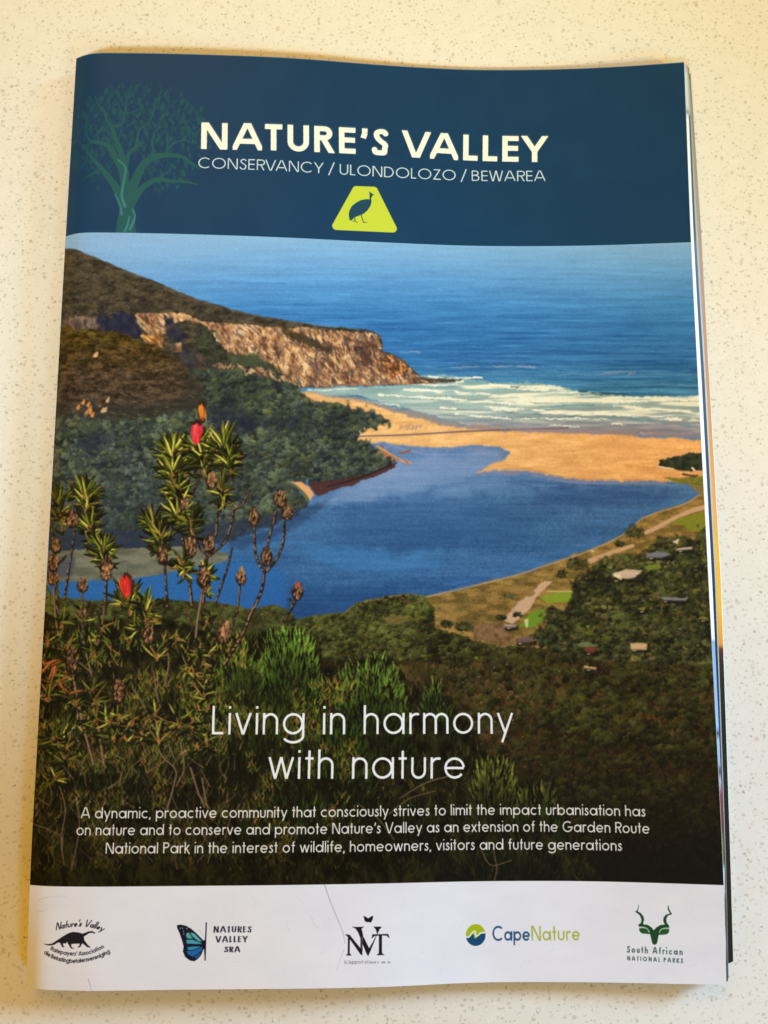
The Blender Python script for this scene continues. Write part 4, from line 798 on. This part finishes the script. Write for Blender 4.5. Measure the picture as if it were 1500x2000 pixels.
# green-blue disc and name
CZ = (890, 1770, 5.769)
cc, rr_ = gl(*CZ, [(226, 324)])[0], 2.98
th = np.linspace(0, 2 * math.pi, 60)
G.fill(np.stack([cc[0] + rr_ * np.cos(th), cc[1] + rr_ * 1.04 * np.sin(th)], -1), (166, 186, 28), 0, 1, 0)
low = gl(*CZ, [(116, 345), (150, 352), (180, 325), (205, 318), (212, 360), (240, 352), (270, 318), (332, 305)])
wave = catmull(low, 6)
bot = np.stack([cc[0] + rr_ * np.cos(np.linspace(-.12, math.pi * 1.04, 40)), cc[1] + rr_ * 1.04 * np.sin(np.linspace(-.12, math.pi * 1.04, 40))], -1)
G.fill(np.vstack([wave, bot]), (18, 72, 116), 0, 1, 0)
G.line(gl(*CZ, [(112, 346), (150, 346), (185, 300), (218, 282), (222, 330), (250, 330), (285, 300), (336, 296)]), .42, .42, (232, 236, 240), 1)
text("Cape", zm(*CZ, [(415, 390)])[0], zm(*CZ, [(838, 390)])[0], 4.25, .135, (42, 82, 124), .1, .4, xh=.64)
text("Nature", zm(*CZ, [(855, 388)])[0], zm(*CZ, [(1402, 386)])[0], 4.25, .125, (170, 184, 80), .12, .4, xh=.64)
# antelope head
KZ = (1200, 1750, 9.375); kg = (26, 70, 40)
for p_, c in [([(430, 120), (448, 190), (440, 240), (425, 280), (480, 310), (530, 370), (545, 430), (530, 490), (530, 520), (600, 525), (680, 575), (720, 625), (770, 575), (850, 530), (925, 525), (895, 460), (900, 400), (940, 345), (1020, 318), (980, 250), (975, 200), (990, 165), (1000, 230), (1030, 290), (1055, 325), (1045, 342), (1000, 345), (960, 390), (950, 440), (965, 500), (1000, 540),
                (1005, 580), (920, 580), (850, 610), (820, 670), (810, 720), (790, 830), (770, 880), (730, 895), (695, 870), (680, 800), (655, 700), (640, 640), (600, 590), (520, 560), (445, 560), (445, 520), (490, 490), (495, 430), (470, 360), (420, 315), (378, 292), (410, 270), (430, 230), (440, 180)], kg),
              ([(450, 595), (520, 585), (600, 600), (640, 650), (655, 700), (560, 690), (510, 690), (465, 650)], (30, 84, 40)), ([(1005, 605), (930, 600), (860, 615), (825, 660), (808, 712), (900, 708), (960, 700), (1000, 660)], (30, 84, 40))]:
    G.fill(gl(*KZ, p_), c, 0, 1, 0)
G.line(gl(*KZ, [(455, 585), (530, 572), (600, 600), (635, 660)]), .28, .3, (170, 206, 176), .95); G.line(gl(*KZ, [(1003, 598), (930, 590), (860, 610), (825, 665)]), .28, .3, (170, 206, 176), .95)
text("South African", zm(*KZ, [(232, 1035)])[0], zm(*KZ, [(1250, 1082)])[0], 1.9, .2, (72, 104, 98), .3, .55, xh=.66)
text("NATIONAL PARKS", zm(*KZ, [(235, 1180)])[0], zm(*KZ, [(1255, 1228)])[0], 1.3, .22, (80, 106, 102), .42, .5)
# creases and scuffs in the paper of the bottom strip
for p_, w0, al in [([(634, 1728), (642, 1752), (655, 1785), (668, 1815), (674, 1842)], .36, .55), ([(672, 1856), (664, 1875), (658, 1896)], .3, .3), ([(172, 1912), (176, 1924), (178, 1936)], .25, .6), ([(560, 1800), (562, 1812), (566, 1822)], .2, .25), ([(608, 1790), (614, 1806), (622, 1812)], .2, .3), ([(75, 1757), (100, 1752), (130, 1752)], .25, .25), ([(75, 1780), (92, 1778)], .25, .25)]:
    G.line(page(p_), w0, w0 * .6, (150, 150, 160), al)
r7 = np.random.default_rng(9)
for _ in range(70):
    x, y = r7.uniform(5, 203), r7.uniform(270, 295); a_ = r7.uniform(0, 6.3); l = r7.uniform(.5, 3)
    G.seg(x, y, x + l * math.cos(a_), y + l * math.sin(a_), .14, .08, (188, 188, 196), .3)
for _ in range(60):
    x, y = r7.uniform(5, 203), r7.uniform(3, 62); G.seg(x, y, x + .12, y + .1, .14, .1, (96, 132, 156), .5)
# white fibre where the ink is worn along the trimmed right edge
G.a[:, -1:] = (235, 235, 232); G.a[:2] = G.a[:2] * .6 + 90

pix = np.ones((PH, PW, 4), np.float32); pix[..., :3] = np.clip(G.a, 0, 255)[::-1] / 255
img = bpy.data.images.new("cover_print", PW, PH, alpha=False); img.colorspace_settings.name = 'sRGB'
img.pixels.foreach_set(pix.ravel()); img.update(); img.pack()

# =================================================================== MATERIALS
def mat(name):
    m = bpy.data.materials.new(name); m.use_nodes = True; return m, m.node_tree, m.node_tree.nodes['Principled BSDF']
def srgb(c): return tuple(((x / 255) / 12.92 if x / 255 <= .04045 else ((x / 255 + .055) / 1.055) ** 2.4) for x in c) + (1,)
mp, nt, bs = mat("printed_cover_paper")
ti = nt.nodes.new('ShaderNodeTexImage'); ti.image = img; ti.interpolation = 'Cubic'; ti.extension = 'EXTEND'
nt.links.new(ti.outputs[0], bs.inputs['Base Color'])
bs.inputs['Roughness'].default_value = .45; bs.inputs['Specular IOR Level'].default_value = .14
nz = nt.nodes.new('ShaderNodeTexNoise'); nz.inputs['Scale'].default_value = 60; nz.inputs['Detail'].default_value = 3
tc = nt.nodes.new('ShaderNodeTexCoord'); nt.links.new(tc.outputs['Object'], nz.inputs['Vector'])
bp = nt.nodes.new('ShaderNodeBump'); bp.inputs['Strength'].default_value = .05; bp.inputs['Distance'].default_value = .002
nt.links.new(nz.outputs[0], bp.inputs['Height']); nt.links.new(bp.outputs[0], bs.inputs['Normal'])

def page_mat(name, stops, rough=.4):
    """stops: (distance from the top edge in mm, sRGB)"""
    m, nt, bs = mat(name)
    tc = nt.nodes.new('ShaderNodeTexCoord'); sp = nt.nodes.new('ShaderNodeSeparateXYZ'); nt.links.new(tc.outputs['Object'], sp.inputs[0])
    mr = nt.nodes.new('ShaderNodeMapRange'); mr.inputs[1].default_value = L / 2; mr.inputs[2].default_value = -L / 2
    nt.links.new(sp.outputs['Y'], mr.inputs[0])
    cr = nt.nodes.new('ShaderNodeValToRGB'); nt.links.new(mr.outputs[0], cr.inputs[0])
    e = cr.color_ramp.elements
    while len(e) > 1: e.remove(e[-1])
    e[0].position = stops[0][0] / 297; e[0].color = srgb(stops[0][1])
    for p_, c in stops[1:]:
        q_ = e.new(min(1, p_ / 297)); q_.color = srgb(c)
    nt.links.new(cr.outputs[0], bs.inputs['Base Color']); bs.inputs['Roughness'].default_value = rough
    return m
def flat(name, c, rough=.5):
    m, nt, bs = mat(name); nzz = nt.nodes.new('ShaderNodeTexNoise'); nzz.inputs['Scale'].default_value = 300
    mx = nt.nodes.new('ShaderNodeMix'); mx.data_type = 'RGBA'; nt.links.new(nzz.outputs[0], mx.inputs[0])
    mx.inputs[6].default_value = srgb(c); mx.inputs[7].default_value = srgb([x * .93 for x in c])
    nt.links.new(mx.outputs[2], bs.inputs['Base Color']); bs.inputs['Roughness'].default_value = rough; return m

# =================================================================== GEOMETRY
def link(name, me, m, parent=None):
    o = bpy.data.objects.new(name, me); S.collection.objects.link(o)
    if m is not None: me.materials.append(m)
    if parent is not None: o.parent = parent
    return o
def grid_mesh(name, X, Y, Z, thick=0.0, uv=None, normal_from=None):
    """a sheet from coordinate grids [rows v, columns u]; with thickness it is closed below and round its edges"""
    r, c = X.shape; top = np.stack([X, Y, Z], -1).reshape(-1, 3); nt_ = len(top)
    idx = np.arange(r * c).reshape(r, c)
    f = np.stack([idx[:-1, :-1], idx[1:, :-1], idx[1:, 1:], idx[:-1, 1:]], -1).reshape(-1, 4)
    vs = top; fs = f
    if thick:
        low = top.copy(); low[:, 2] -= thick; vs = np.vstack([top, low]); fs = [f, f[:, ::-1] + nt_]
        ring = np.concatenate([idx[0, :-1], idx[:-1, -1], idx[-1, :0:-1], idx[:0:-1, 0]]); nx_ = np.roll(ring, -1)
        fs.append(np.stack([ring, nx_, nx_ + nt_, ring + nt_], -1)); fs = np.vstack(fs)
    me = bpy.data.meshes.new(name); me.from_pydata(vs.tolist(), [], fs.tolist())
    ns = len(f)
    sm = np.zeros(len(fs), bool); sm[:ns] = True; me.polygons.foreach_set('use_smooth', sm)
    if uv is not None:
        ul = me.uv_layers.new(name='UVMap'); U, V = uv; U = U.ravel(); V = V.ravel()
        if thick: U = np.concatenate([U, U]); V = np.concatenate([V, V])
        lv = np.zeros(len(me.loops), int); me.loops.foreach_get('vertex_index', lv)
        ul.data.foreach_set('uv', np.stack([U[lv], 1 - V[lv]], -1).ravel())
    me.update(); return me

# counter top
mc, nt, bs = mat("speckled_quartz")
tc = nt.nodes.new('ShaderNodeTexCoord')
def nd(t, **k):
    n_ = nt.nodes.new(t)
    for a_, b_ in k.items(): setattr(n_, a_, b_)
    return n_
wn = nd('ShaderNodeTexNoise'); wn.inputs['Scale'].default_value = 1400; wn.inputs['Detail'].default_value = 2
nt.links.new(tc.outputs['Object'], wn.inputs['Vector'])
sc1 = nd('ShaderNodeVectorMath', operation='SCALE'); sc1.inputs[3].default_value = .0011
sub = nd('ShaderNodeVectorMath', operation='SUBTRACT'); sub.inputs[1].default_value = (.5, .5, .5)
nt.links.new(wn.outputs['Color'], sub.inputs[0]); nt.links.new(sub.outputs[0], sc1.inputs[0])
ad = nd('ShaderNodeVectorMath', operation='ADD'); nt.links.new(tc.outputs['Object'], ad.inputs[0]); nt.links.new(sc1.outputs[0], ad.inputs[1])
base = nd('ShaderNodeMix', data_type='RGBA'); bn = nd('ShaderNodeTexNoise'); bn.inputs['Scale'].default_value = 160; bn.inputs['Detail'].default_value = 5
nt.links.new(tc.outputs['Object'], bn.inputs['Vector']); nt.links.new(bn.outputs[0], base.inputs[0])
base.inputs[6].default_value = srgb((240, 237, 230)); base.inputs[7].default_value = srgb((231, 228, 219))
cur = base.outputs[2]
for scale, dens, size, col, stretch, seed in [(430, .42, .30, (206, 201, 186), (1, 1.5, 1), 1), (470, .40, .30, (212, 207, 194), (1.6, 1, 1), 2), (300, .30, .26, (192, 187, 171), (1, 1.7, 1), 3),
        (320, .16, .24, (168, 163, 147), (1.5, 1.1, 1), 4), (200, .16, .20, (190, 184, 170), (1.3, 1, 1), 5), (210, .05, .2, (214, 184, 166), (1, 1, 1), 6), (310, .07, .20, (138, 133, 118), (1, 1.5, 1), 7), (620, .25, .28, (246, 244, 238), (1, 1, 1), 8)]:
    mpn = nd('ShaderNodeMapping'); mpn.inputs['Location'].default_value = (seed * .37, seed * .91, seed * .13); mpn.inputs['Rotation'].default_value = (0, 0, seed * 1.3); mpn.inputs['Scale'].default_value = stretch
    nt.links.new(ad.outputs[0], mpn.inputs[0])
    vo = nd('ShaderNodeTexVoronoi'); vo.voronoi_dimensions = '2D'; vo.inputs['Scale'].default_value = scale; nt.links.new(mpn.outputs[0], vo.inputs['Vector'])
    sp = nd('ShaderNodeSeparateColor'); nt.links.new(vo.outputs['Color'], sp.inputs[0])
    # cell radius varies; only a share of the cells holds a fleck
    rad = nd('ShaderNodeMapRange'); rad.inputs[1].default_value = 0; rad.inputs[2].default_value = 1; rad.inputs[3].default_value = size * .35; rad.inputs[4].default_value = size; nt.links.new(sp.outputs[1], rad.inputs[0])
    has = nd('ShaderNodeMath', operation='LESS_THAN'); has.inputs[1].default_value = dens; nt.links.new(sp.outputs[0], has.inputs[0])
    rr2 = nd('ShaderNodeMath', operation='MULTIPLY'); nt.links.new(rad.outputs[0], rr2.inputs[0]); nt.links.new(has.outputs[0], rr2.inputs[1])
    df = nd('ShaderNodeMath', operation='SUBTRACT'); nt.links.new(rr2.outputs[0], df.inputs[0]); nt.links.new(vo.outputs['Distance'], df.inputs[1])
    sm = nd('ShaderNodeMapRange'); sm.inputs[1].default_value = -.02; sm.inputs[2].default_value = .10; sm.interpolation_type = 'SMOOTHSTEP'; nt.links.new(df.outputs[0], sm.inputs[0])
    mh = nd('ShaderNodeMath', operation='MULTIPLY'); mh.inputs[1].default_value = .6; nt.links.new(sm.outputs[0], mh.inputs[0])
    mx = nd('ShaderNodeMix', data_type='RGBA'); nt.links.new(mh.outputs[0], mx.inputs[0]); nt.links.new(cur, mx.inputs[6]); mx.inputs[7].default_value = srgb(col); cur = mx.outputs[2]
nt.links.new(cur, bs.inputs['Base Color']); bs.inputs['Roughness'].default_value = .38; bs.inputs['Specular IOR Level'].default_value = .3
bm = bmesh.new(); bmesh.ops.create_cube(bm, size=1)
for v in bm.verts: v.co.x *= 1.6; v.co.y *= 1.3; v.co.z = v.co.z * .03 - .015
bmesh.ops.bevel(bm, geom=bm.edges[:], offset=.003, segments=3, affect='EDGES')
me = bpy.data.meshes.new('countertop'); bm.to_mesh(me); bm.free()
ct = link('countertop', me, mc); ct['kind'] = 'structure'; ct['label'] = 'pale cream quartz countertop with fine grey speckles'

# the magazine
mag = bpy.data.objects.new('magazine', None); S.collection.objects.link(mag); mag.empty_display_size = .05
mag['label'] = "glossy magazine with navy title band and lagoon photograph, lying on speckled countertop"
mag['category'] = 'magazine'
TH = .00016
def sheet_grid(u0, u1, v0, v1, du=.0015, dv=.0020):
    nu = max(2, int(round((u1 - u0) * W / du)) + 1); nv = max(2, int(round((v1 - v0) * L / dv)) + 1)
    return np.meshgrid(np.linspace(u0, u1, nu), np.linspace(v0, v1, nv))
def cover_patch(name, u0, u1, v0, v1, parent, label=None):
    U, V = sheet_grid(u0, u1, v0, v1)
    me = grid_mesh(name, (U - .5) * W, (.5 - V) * L, height(U, V), TH, (U, V))
    # normals of the whole sheet, so that pieces meet without a seam
    e = 1e-3; hu = (height(U + e, V) - height(U - e, V)) / (2 * e * W); hv = (height(U, V + e) - height(U, V - e)) / (2 * e * L)
    hu = np.where((U < e) | (U > 1 - e), hu * 2, hu); hv = np.where((V < e) | (V > 1 - e), hv * 2, hv)
    n_ = np.stack([-hu, hv, np.ones_like(hu)], -1).reshape(-1, 3); n_ /= np.linalg.norm(n_, axis=1)[:, None]
    n_ = np.vstack([n_, -n_]); me.normals_split_custom_set_from_vertices(n_.tolist())
    o = link(name, me, mp, parent)
    if label: o['label'] = label
    return o
# the cover is split where its print changes: band, photograph, logo strip, and the lettering and emblems set in them
def rect(px0, py0, px1, py1, m=.0):
    q = page([(px0, py0), (px1, py0), (px1, py1), (px0, py1)])
    return (max(0, q[:, 0].min() / (W * 1000)), min(1, q[:, 0].max() / (W * 1000)), q[:, 1].min() / 297, q[:, 1].max() / 297)
def region(name, u0, u1, v0, v1, items, label):
    """cut a rectangle into patches: the items become parts of their own, what is left is one mesh"""
    us = sorted({u0, u1} | {x for it in items for x in it[1][:2]}); vs = sorted({v0, v1} | {x for it in items for x in it[1][2:]})
    objs = []
    for a0, a1 in zip(us[:-1], us[1:]):
        for b0, b1 in zip(vs[:-1], vs[1:]):
            mu, mv = (a0 + a1) / 2, (b0 + b1) / 2
            if any(r_[0] <= mu <= r_[1] and r_[2] <= mv <= r_[3] for _, r_, _ in items): continue
            objs.append((a0, a1, b0, b1))
    return objs
V1n, V2n = V1 / 297, round(V2 * K) / K / 297
hdr = [('tree_emblem', rect(150, 165, 384, 452), 'dark green leafy tree emblem on the navy band'), ('title_lettering', rect(386, 222, 1074, 320), 'bold cream title lettering on navy'),
       ('subtitle_lettering', rect(386, 305, 1072, 356), 'thin pale capitals under the title'), ('bird_badge', rect(644, 358, 780, 452), 'lime green rounded badge with dark bird silhouette')]
sl = [('slogan_lettering', rect(405, 1372, 1010, 1530), 'thin white slogan lettering in two lines'), ('description_lettering', rect(144, 1570, 1276, 1676), 'small white three-line description')]
lg = [('otter_logo', rect(80, 1792, 222, 1886), 'black walking otter logo with curved lettering'), ('butterfly_logo', rect(340, 1798, 496, 1880), 'blue butterfly wing logo'), ('monogram_logo', rect(668, 1786, 764, 1888), 'black serif NVT monogram logo'),
      ('wave_logo', rect(906, 1800, 1136, 1850), 'green and blue round logo with CapeNature lettering'), ('antelope_logo', rect(1222, 1760, 1338, 1884), 'green kudu head logo')]
# make neighbouring title/subtitle rows share an edge
t_, s_ = list(hdr[1][1]), list(hdr[2][1]); mid = (page([(700, 318)])[0][1] - 1.4) / 297
_tb = page([(392, 296), (1067, 322)])[:, 1].max() / 297; _st = page([(387, 303), (1065, 327)])[:, 1].min() / 297
cutv = (_tb + _st) / 2; t_[3] = cutv; s_[2] = cutv; t_[0] = s_[0] = min(t_[0], s_[0]); t_[1] = s_[1] = max(t_[1], s_[1])
bd = list(hdr[3][1]); s_[3] = min(s_[3], bd[2]); te = list(hdr[0][1]); te[1] = min(te[1], s_[0]); te[3] = min(te[3], V1n)
hdr = [(hdr[0][0], tuple(te), hdr[0][2]), (hdr[1][0], tuple(t_), hdr[1][2]), (hdr[2][0], tuple(s_), hdr[2][2]), (hdr[3][0], tuple(bd), hdr[3][2])]
def merged(name, rects, parent, label=None):
    """several abutting patches as one mesh"""
    os_ = [cover_patch(name, *r_, parent) for r_ in rects]
    if len(os_) > 1:
        vs, fs, uvs, ns, off = [], [], [], [], 0
        for o in os_:
            me = o.data; vs += [v.co[:] for v in me.vertices]; fs += [[i + off for i in p_.vertices] for p_ in me.polygons]
            uvs += [d.uv[:] for d in me.uv_layers[0].data]; ns += [c.vector[:] for c in me.corner_normals]; off += len(me.vertices)
            bpy.data.objects.remove(o)
        me = bpy.data.meshes.new(name); me.from_pydata(vs, [], fs); ul = me.uv_layers.new(name='UVMap'); ul.data.foreach_set('uv', np.array(uvs).ravel())
        me.polygons.foreach_set('use_smooth', np.ones(len(fs), bool)); me.update(); me.normals_split_custom_set(ns)
        o = link(name, me, mp, parent)
    else: o = os_[0]
    o.name = name
    if label: o['label'] = label
    return o
front = merged('front_cover', region('front_cover', 0, 1, 0, V1n, hdr, ''), mag, 'glossy front cover with navy title band')
for n_, r_, l_ in hdr: cover_patch(n_, *r_, front, l_)
photo = merged('cover_photograph', region('p', 0, 1, V1n, V2n, sl, ''), front, 'printed photograph of a lagoon, beach and headland behind flowering shrubs')
for n_, r_, l_ in sl: cover_patch(n_, *r_, front, l_)
strip = merged('logo_strip', region('s', 0, 1, V2n, 1, lg, ''), front, 'white strip with creased paper along the bottom')
for n_, r_, l_ in lg: cover_patch(n_, *r_, front, l_)

# inner pages and back cover; every sheet reaches a little further right than the one above
VK = np.array([0, .058, .112, .178, .243, .297]) / .297
def inner(name, m, frac_top, frac_bot, ext, ytop=.1485, ybot=-.1485, thick=.0001, label=None, cut=0):
    U, V = sheet_grid(0, 1, 0, 1, .003, .004)
    e_ = np.interp(V, VK, np.array(ext) / 1000)
    X = -W / 2 + .0006 + U * (e_ + W / 2 - .0006)
    Y = ytop + (ybot - ytop) * V
    if cut:                                  # softened outer corners
        for j, sgn in ((0, -1), (-1, 1)):
            Y[j, -1] += sgn * cut
    fr = frac_top + (frac_bot - frac_top) * V
    Z = np.maximum(height(U, V) * fr, .0004)
    me = grid_mesh(name, X, Y, Z, thick); o = link(name, me, m, mag)
    if label: o['label'] = label
    return o
page_a = page_mat('white_page_print', [(0, (214, 214, 216)), (16, (206, 206, 210)), (17, (60, 60, 70)), (19, (226, 224, 220)), (20, (238, 236, 228)), (195, (240, 240, 238)), (196, (132, 168, 214)), (222, (150, 186, 230)), (224, (40, 60, 84)), (226, (160, 190, 214)), (233, (150, 176, 200)),
                                       (235, (40, 34, 30)), (238, (190, 168, 190)), (242, (140, 60, 66)), (252, (110, 40, 36)), (256, (90, 110, 66)), (262, (64, 90, 52)), (264, (196, 200, 204)), (271, (180, 184, 186)), (272, (96, 92, 88)), (280, (80, 76, 76)), (285, (190, 186, 202)), (291, (60, 60, 70)), (296, (170, 170, 176))][:32])
page_b = page_mat('navy_page_print', [(0, (180, 180, 170)), (17, (190, 186, 168)), (18, (30, 22, 16)), (60, (30, 22, 18)), (64, (60, 74, 92)), (90, (34, 44, 58)), (200, (26, 34, 50)), (220, (28, 54, 92)), (240, (52, 66, 84)), (297, (70, 72, 78))])
page_c = page_mat('grey_page_print', [(0, (150, 140, 98)), (60, (176, 168, 122)), (75, (170, 168, 168)), (120, (190, 186, 180)), (200, (176, 168, 150)), (297, (120, 118, 116))])
page_d = page_mat('gold_page_print', [(0, (120, 110, 74)), (20, (150, 118, 84)), (60, (158, 124, 90)), (90, (176, 120, 70)), (120, (204, 130, 50)), (150, (226, 148, 56)), (165, (230, 166, 36)), (186, (232, 170, 30)), (197, (226, 140, 30)), (198.5, (84, 26, 18)), (203, (30, 20, 14)), (210, (20, 18, 14)), (297, (16, 16, 16))])
pale = flat('page_paper', (236, 230, 214)); back_m = flat('back_cover_paper', (70, 66, 58), .35)
inner('page', page_a, .88, .88, [105.14, 105.18, 105.41, 105.43, 104.97, 104.41], label='white printed page just under the cover')
inner('page', page_b, .78, .68, [105.87, 106.34, 106.87, 106.91, 106.0, 105.49], label='dark navy printed page')
inner('page', page_c, .68, .44, [106.6, 107.27, 107.89, 107.99, 107.17, 106.47], label='pale grey page edge')
inner('page', page_d, .60, .14, [107.34, 108.97, 109.46, 110.26, 109.65, 109.06], .1478, -.1458, label='gold and black printed page', cut=.0012, thick=.00014)
inner('page', pale, .56, .11, [107.4, 109.1, 109.75, 110.6, 110.0, 108.9], .1474, -.1452, label='cream paper edge of the lowest pages', cut=.0012)
for k, (a_, b_) in enumerate([(.94, .93), (.83, .8), (.73, .58), (.64, .3), (.5, .09), (.42, .07), (.3, .055), (.18, .045)]):
    inner('page', pale, a_, b_, [103.4 + .2 * k] * 6, .1475, -.1462 + (.0 if b_ > .5 else .001))
inner('back_cover', back_m, .04, .03, [106.5] * 6, .1478, -.1465)
# rounded spine on the left
vs_ = np.linspace(0, 1, 60); tt = np.linspace(0, 1, 9)
T_, Vg = np.meshgrid(tt, vs_)
h0 = height(np.zeros_like(Vg), Vg)
Xs = -W / 2 - .00055 * np.sin(np.pi * T_) ; Zs = h0 * (1 - T_) + .0003 * T_; Ys = (.5 - Vg) * L
me = grid_mesh('spine', Xs[:, ::-1], Ys[:, ::-1], Zs[:, ::-1], 0, (np.zeros_like(T_) + .004, Vg))
sp_o = link('spine', me, mp, mag); sp_o['label'] = 'rounded folded spine on the left'
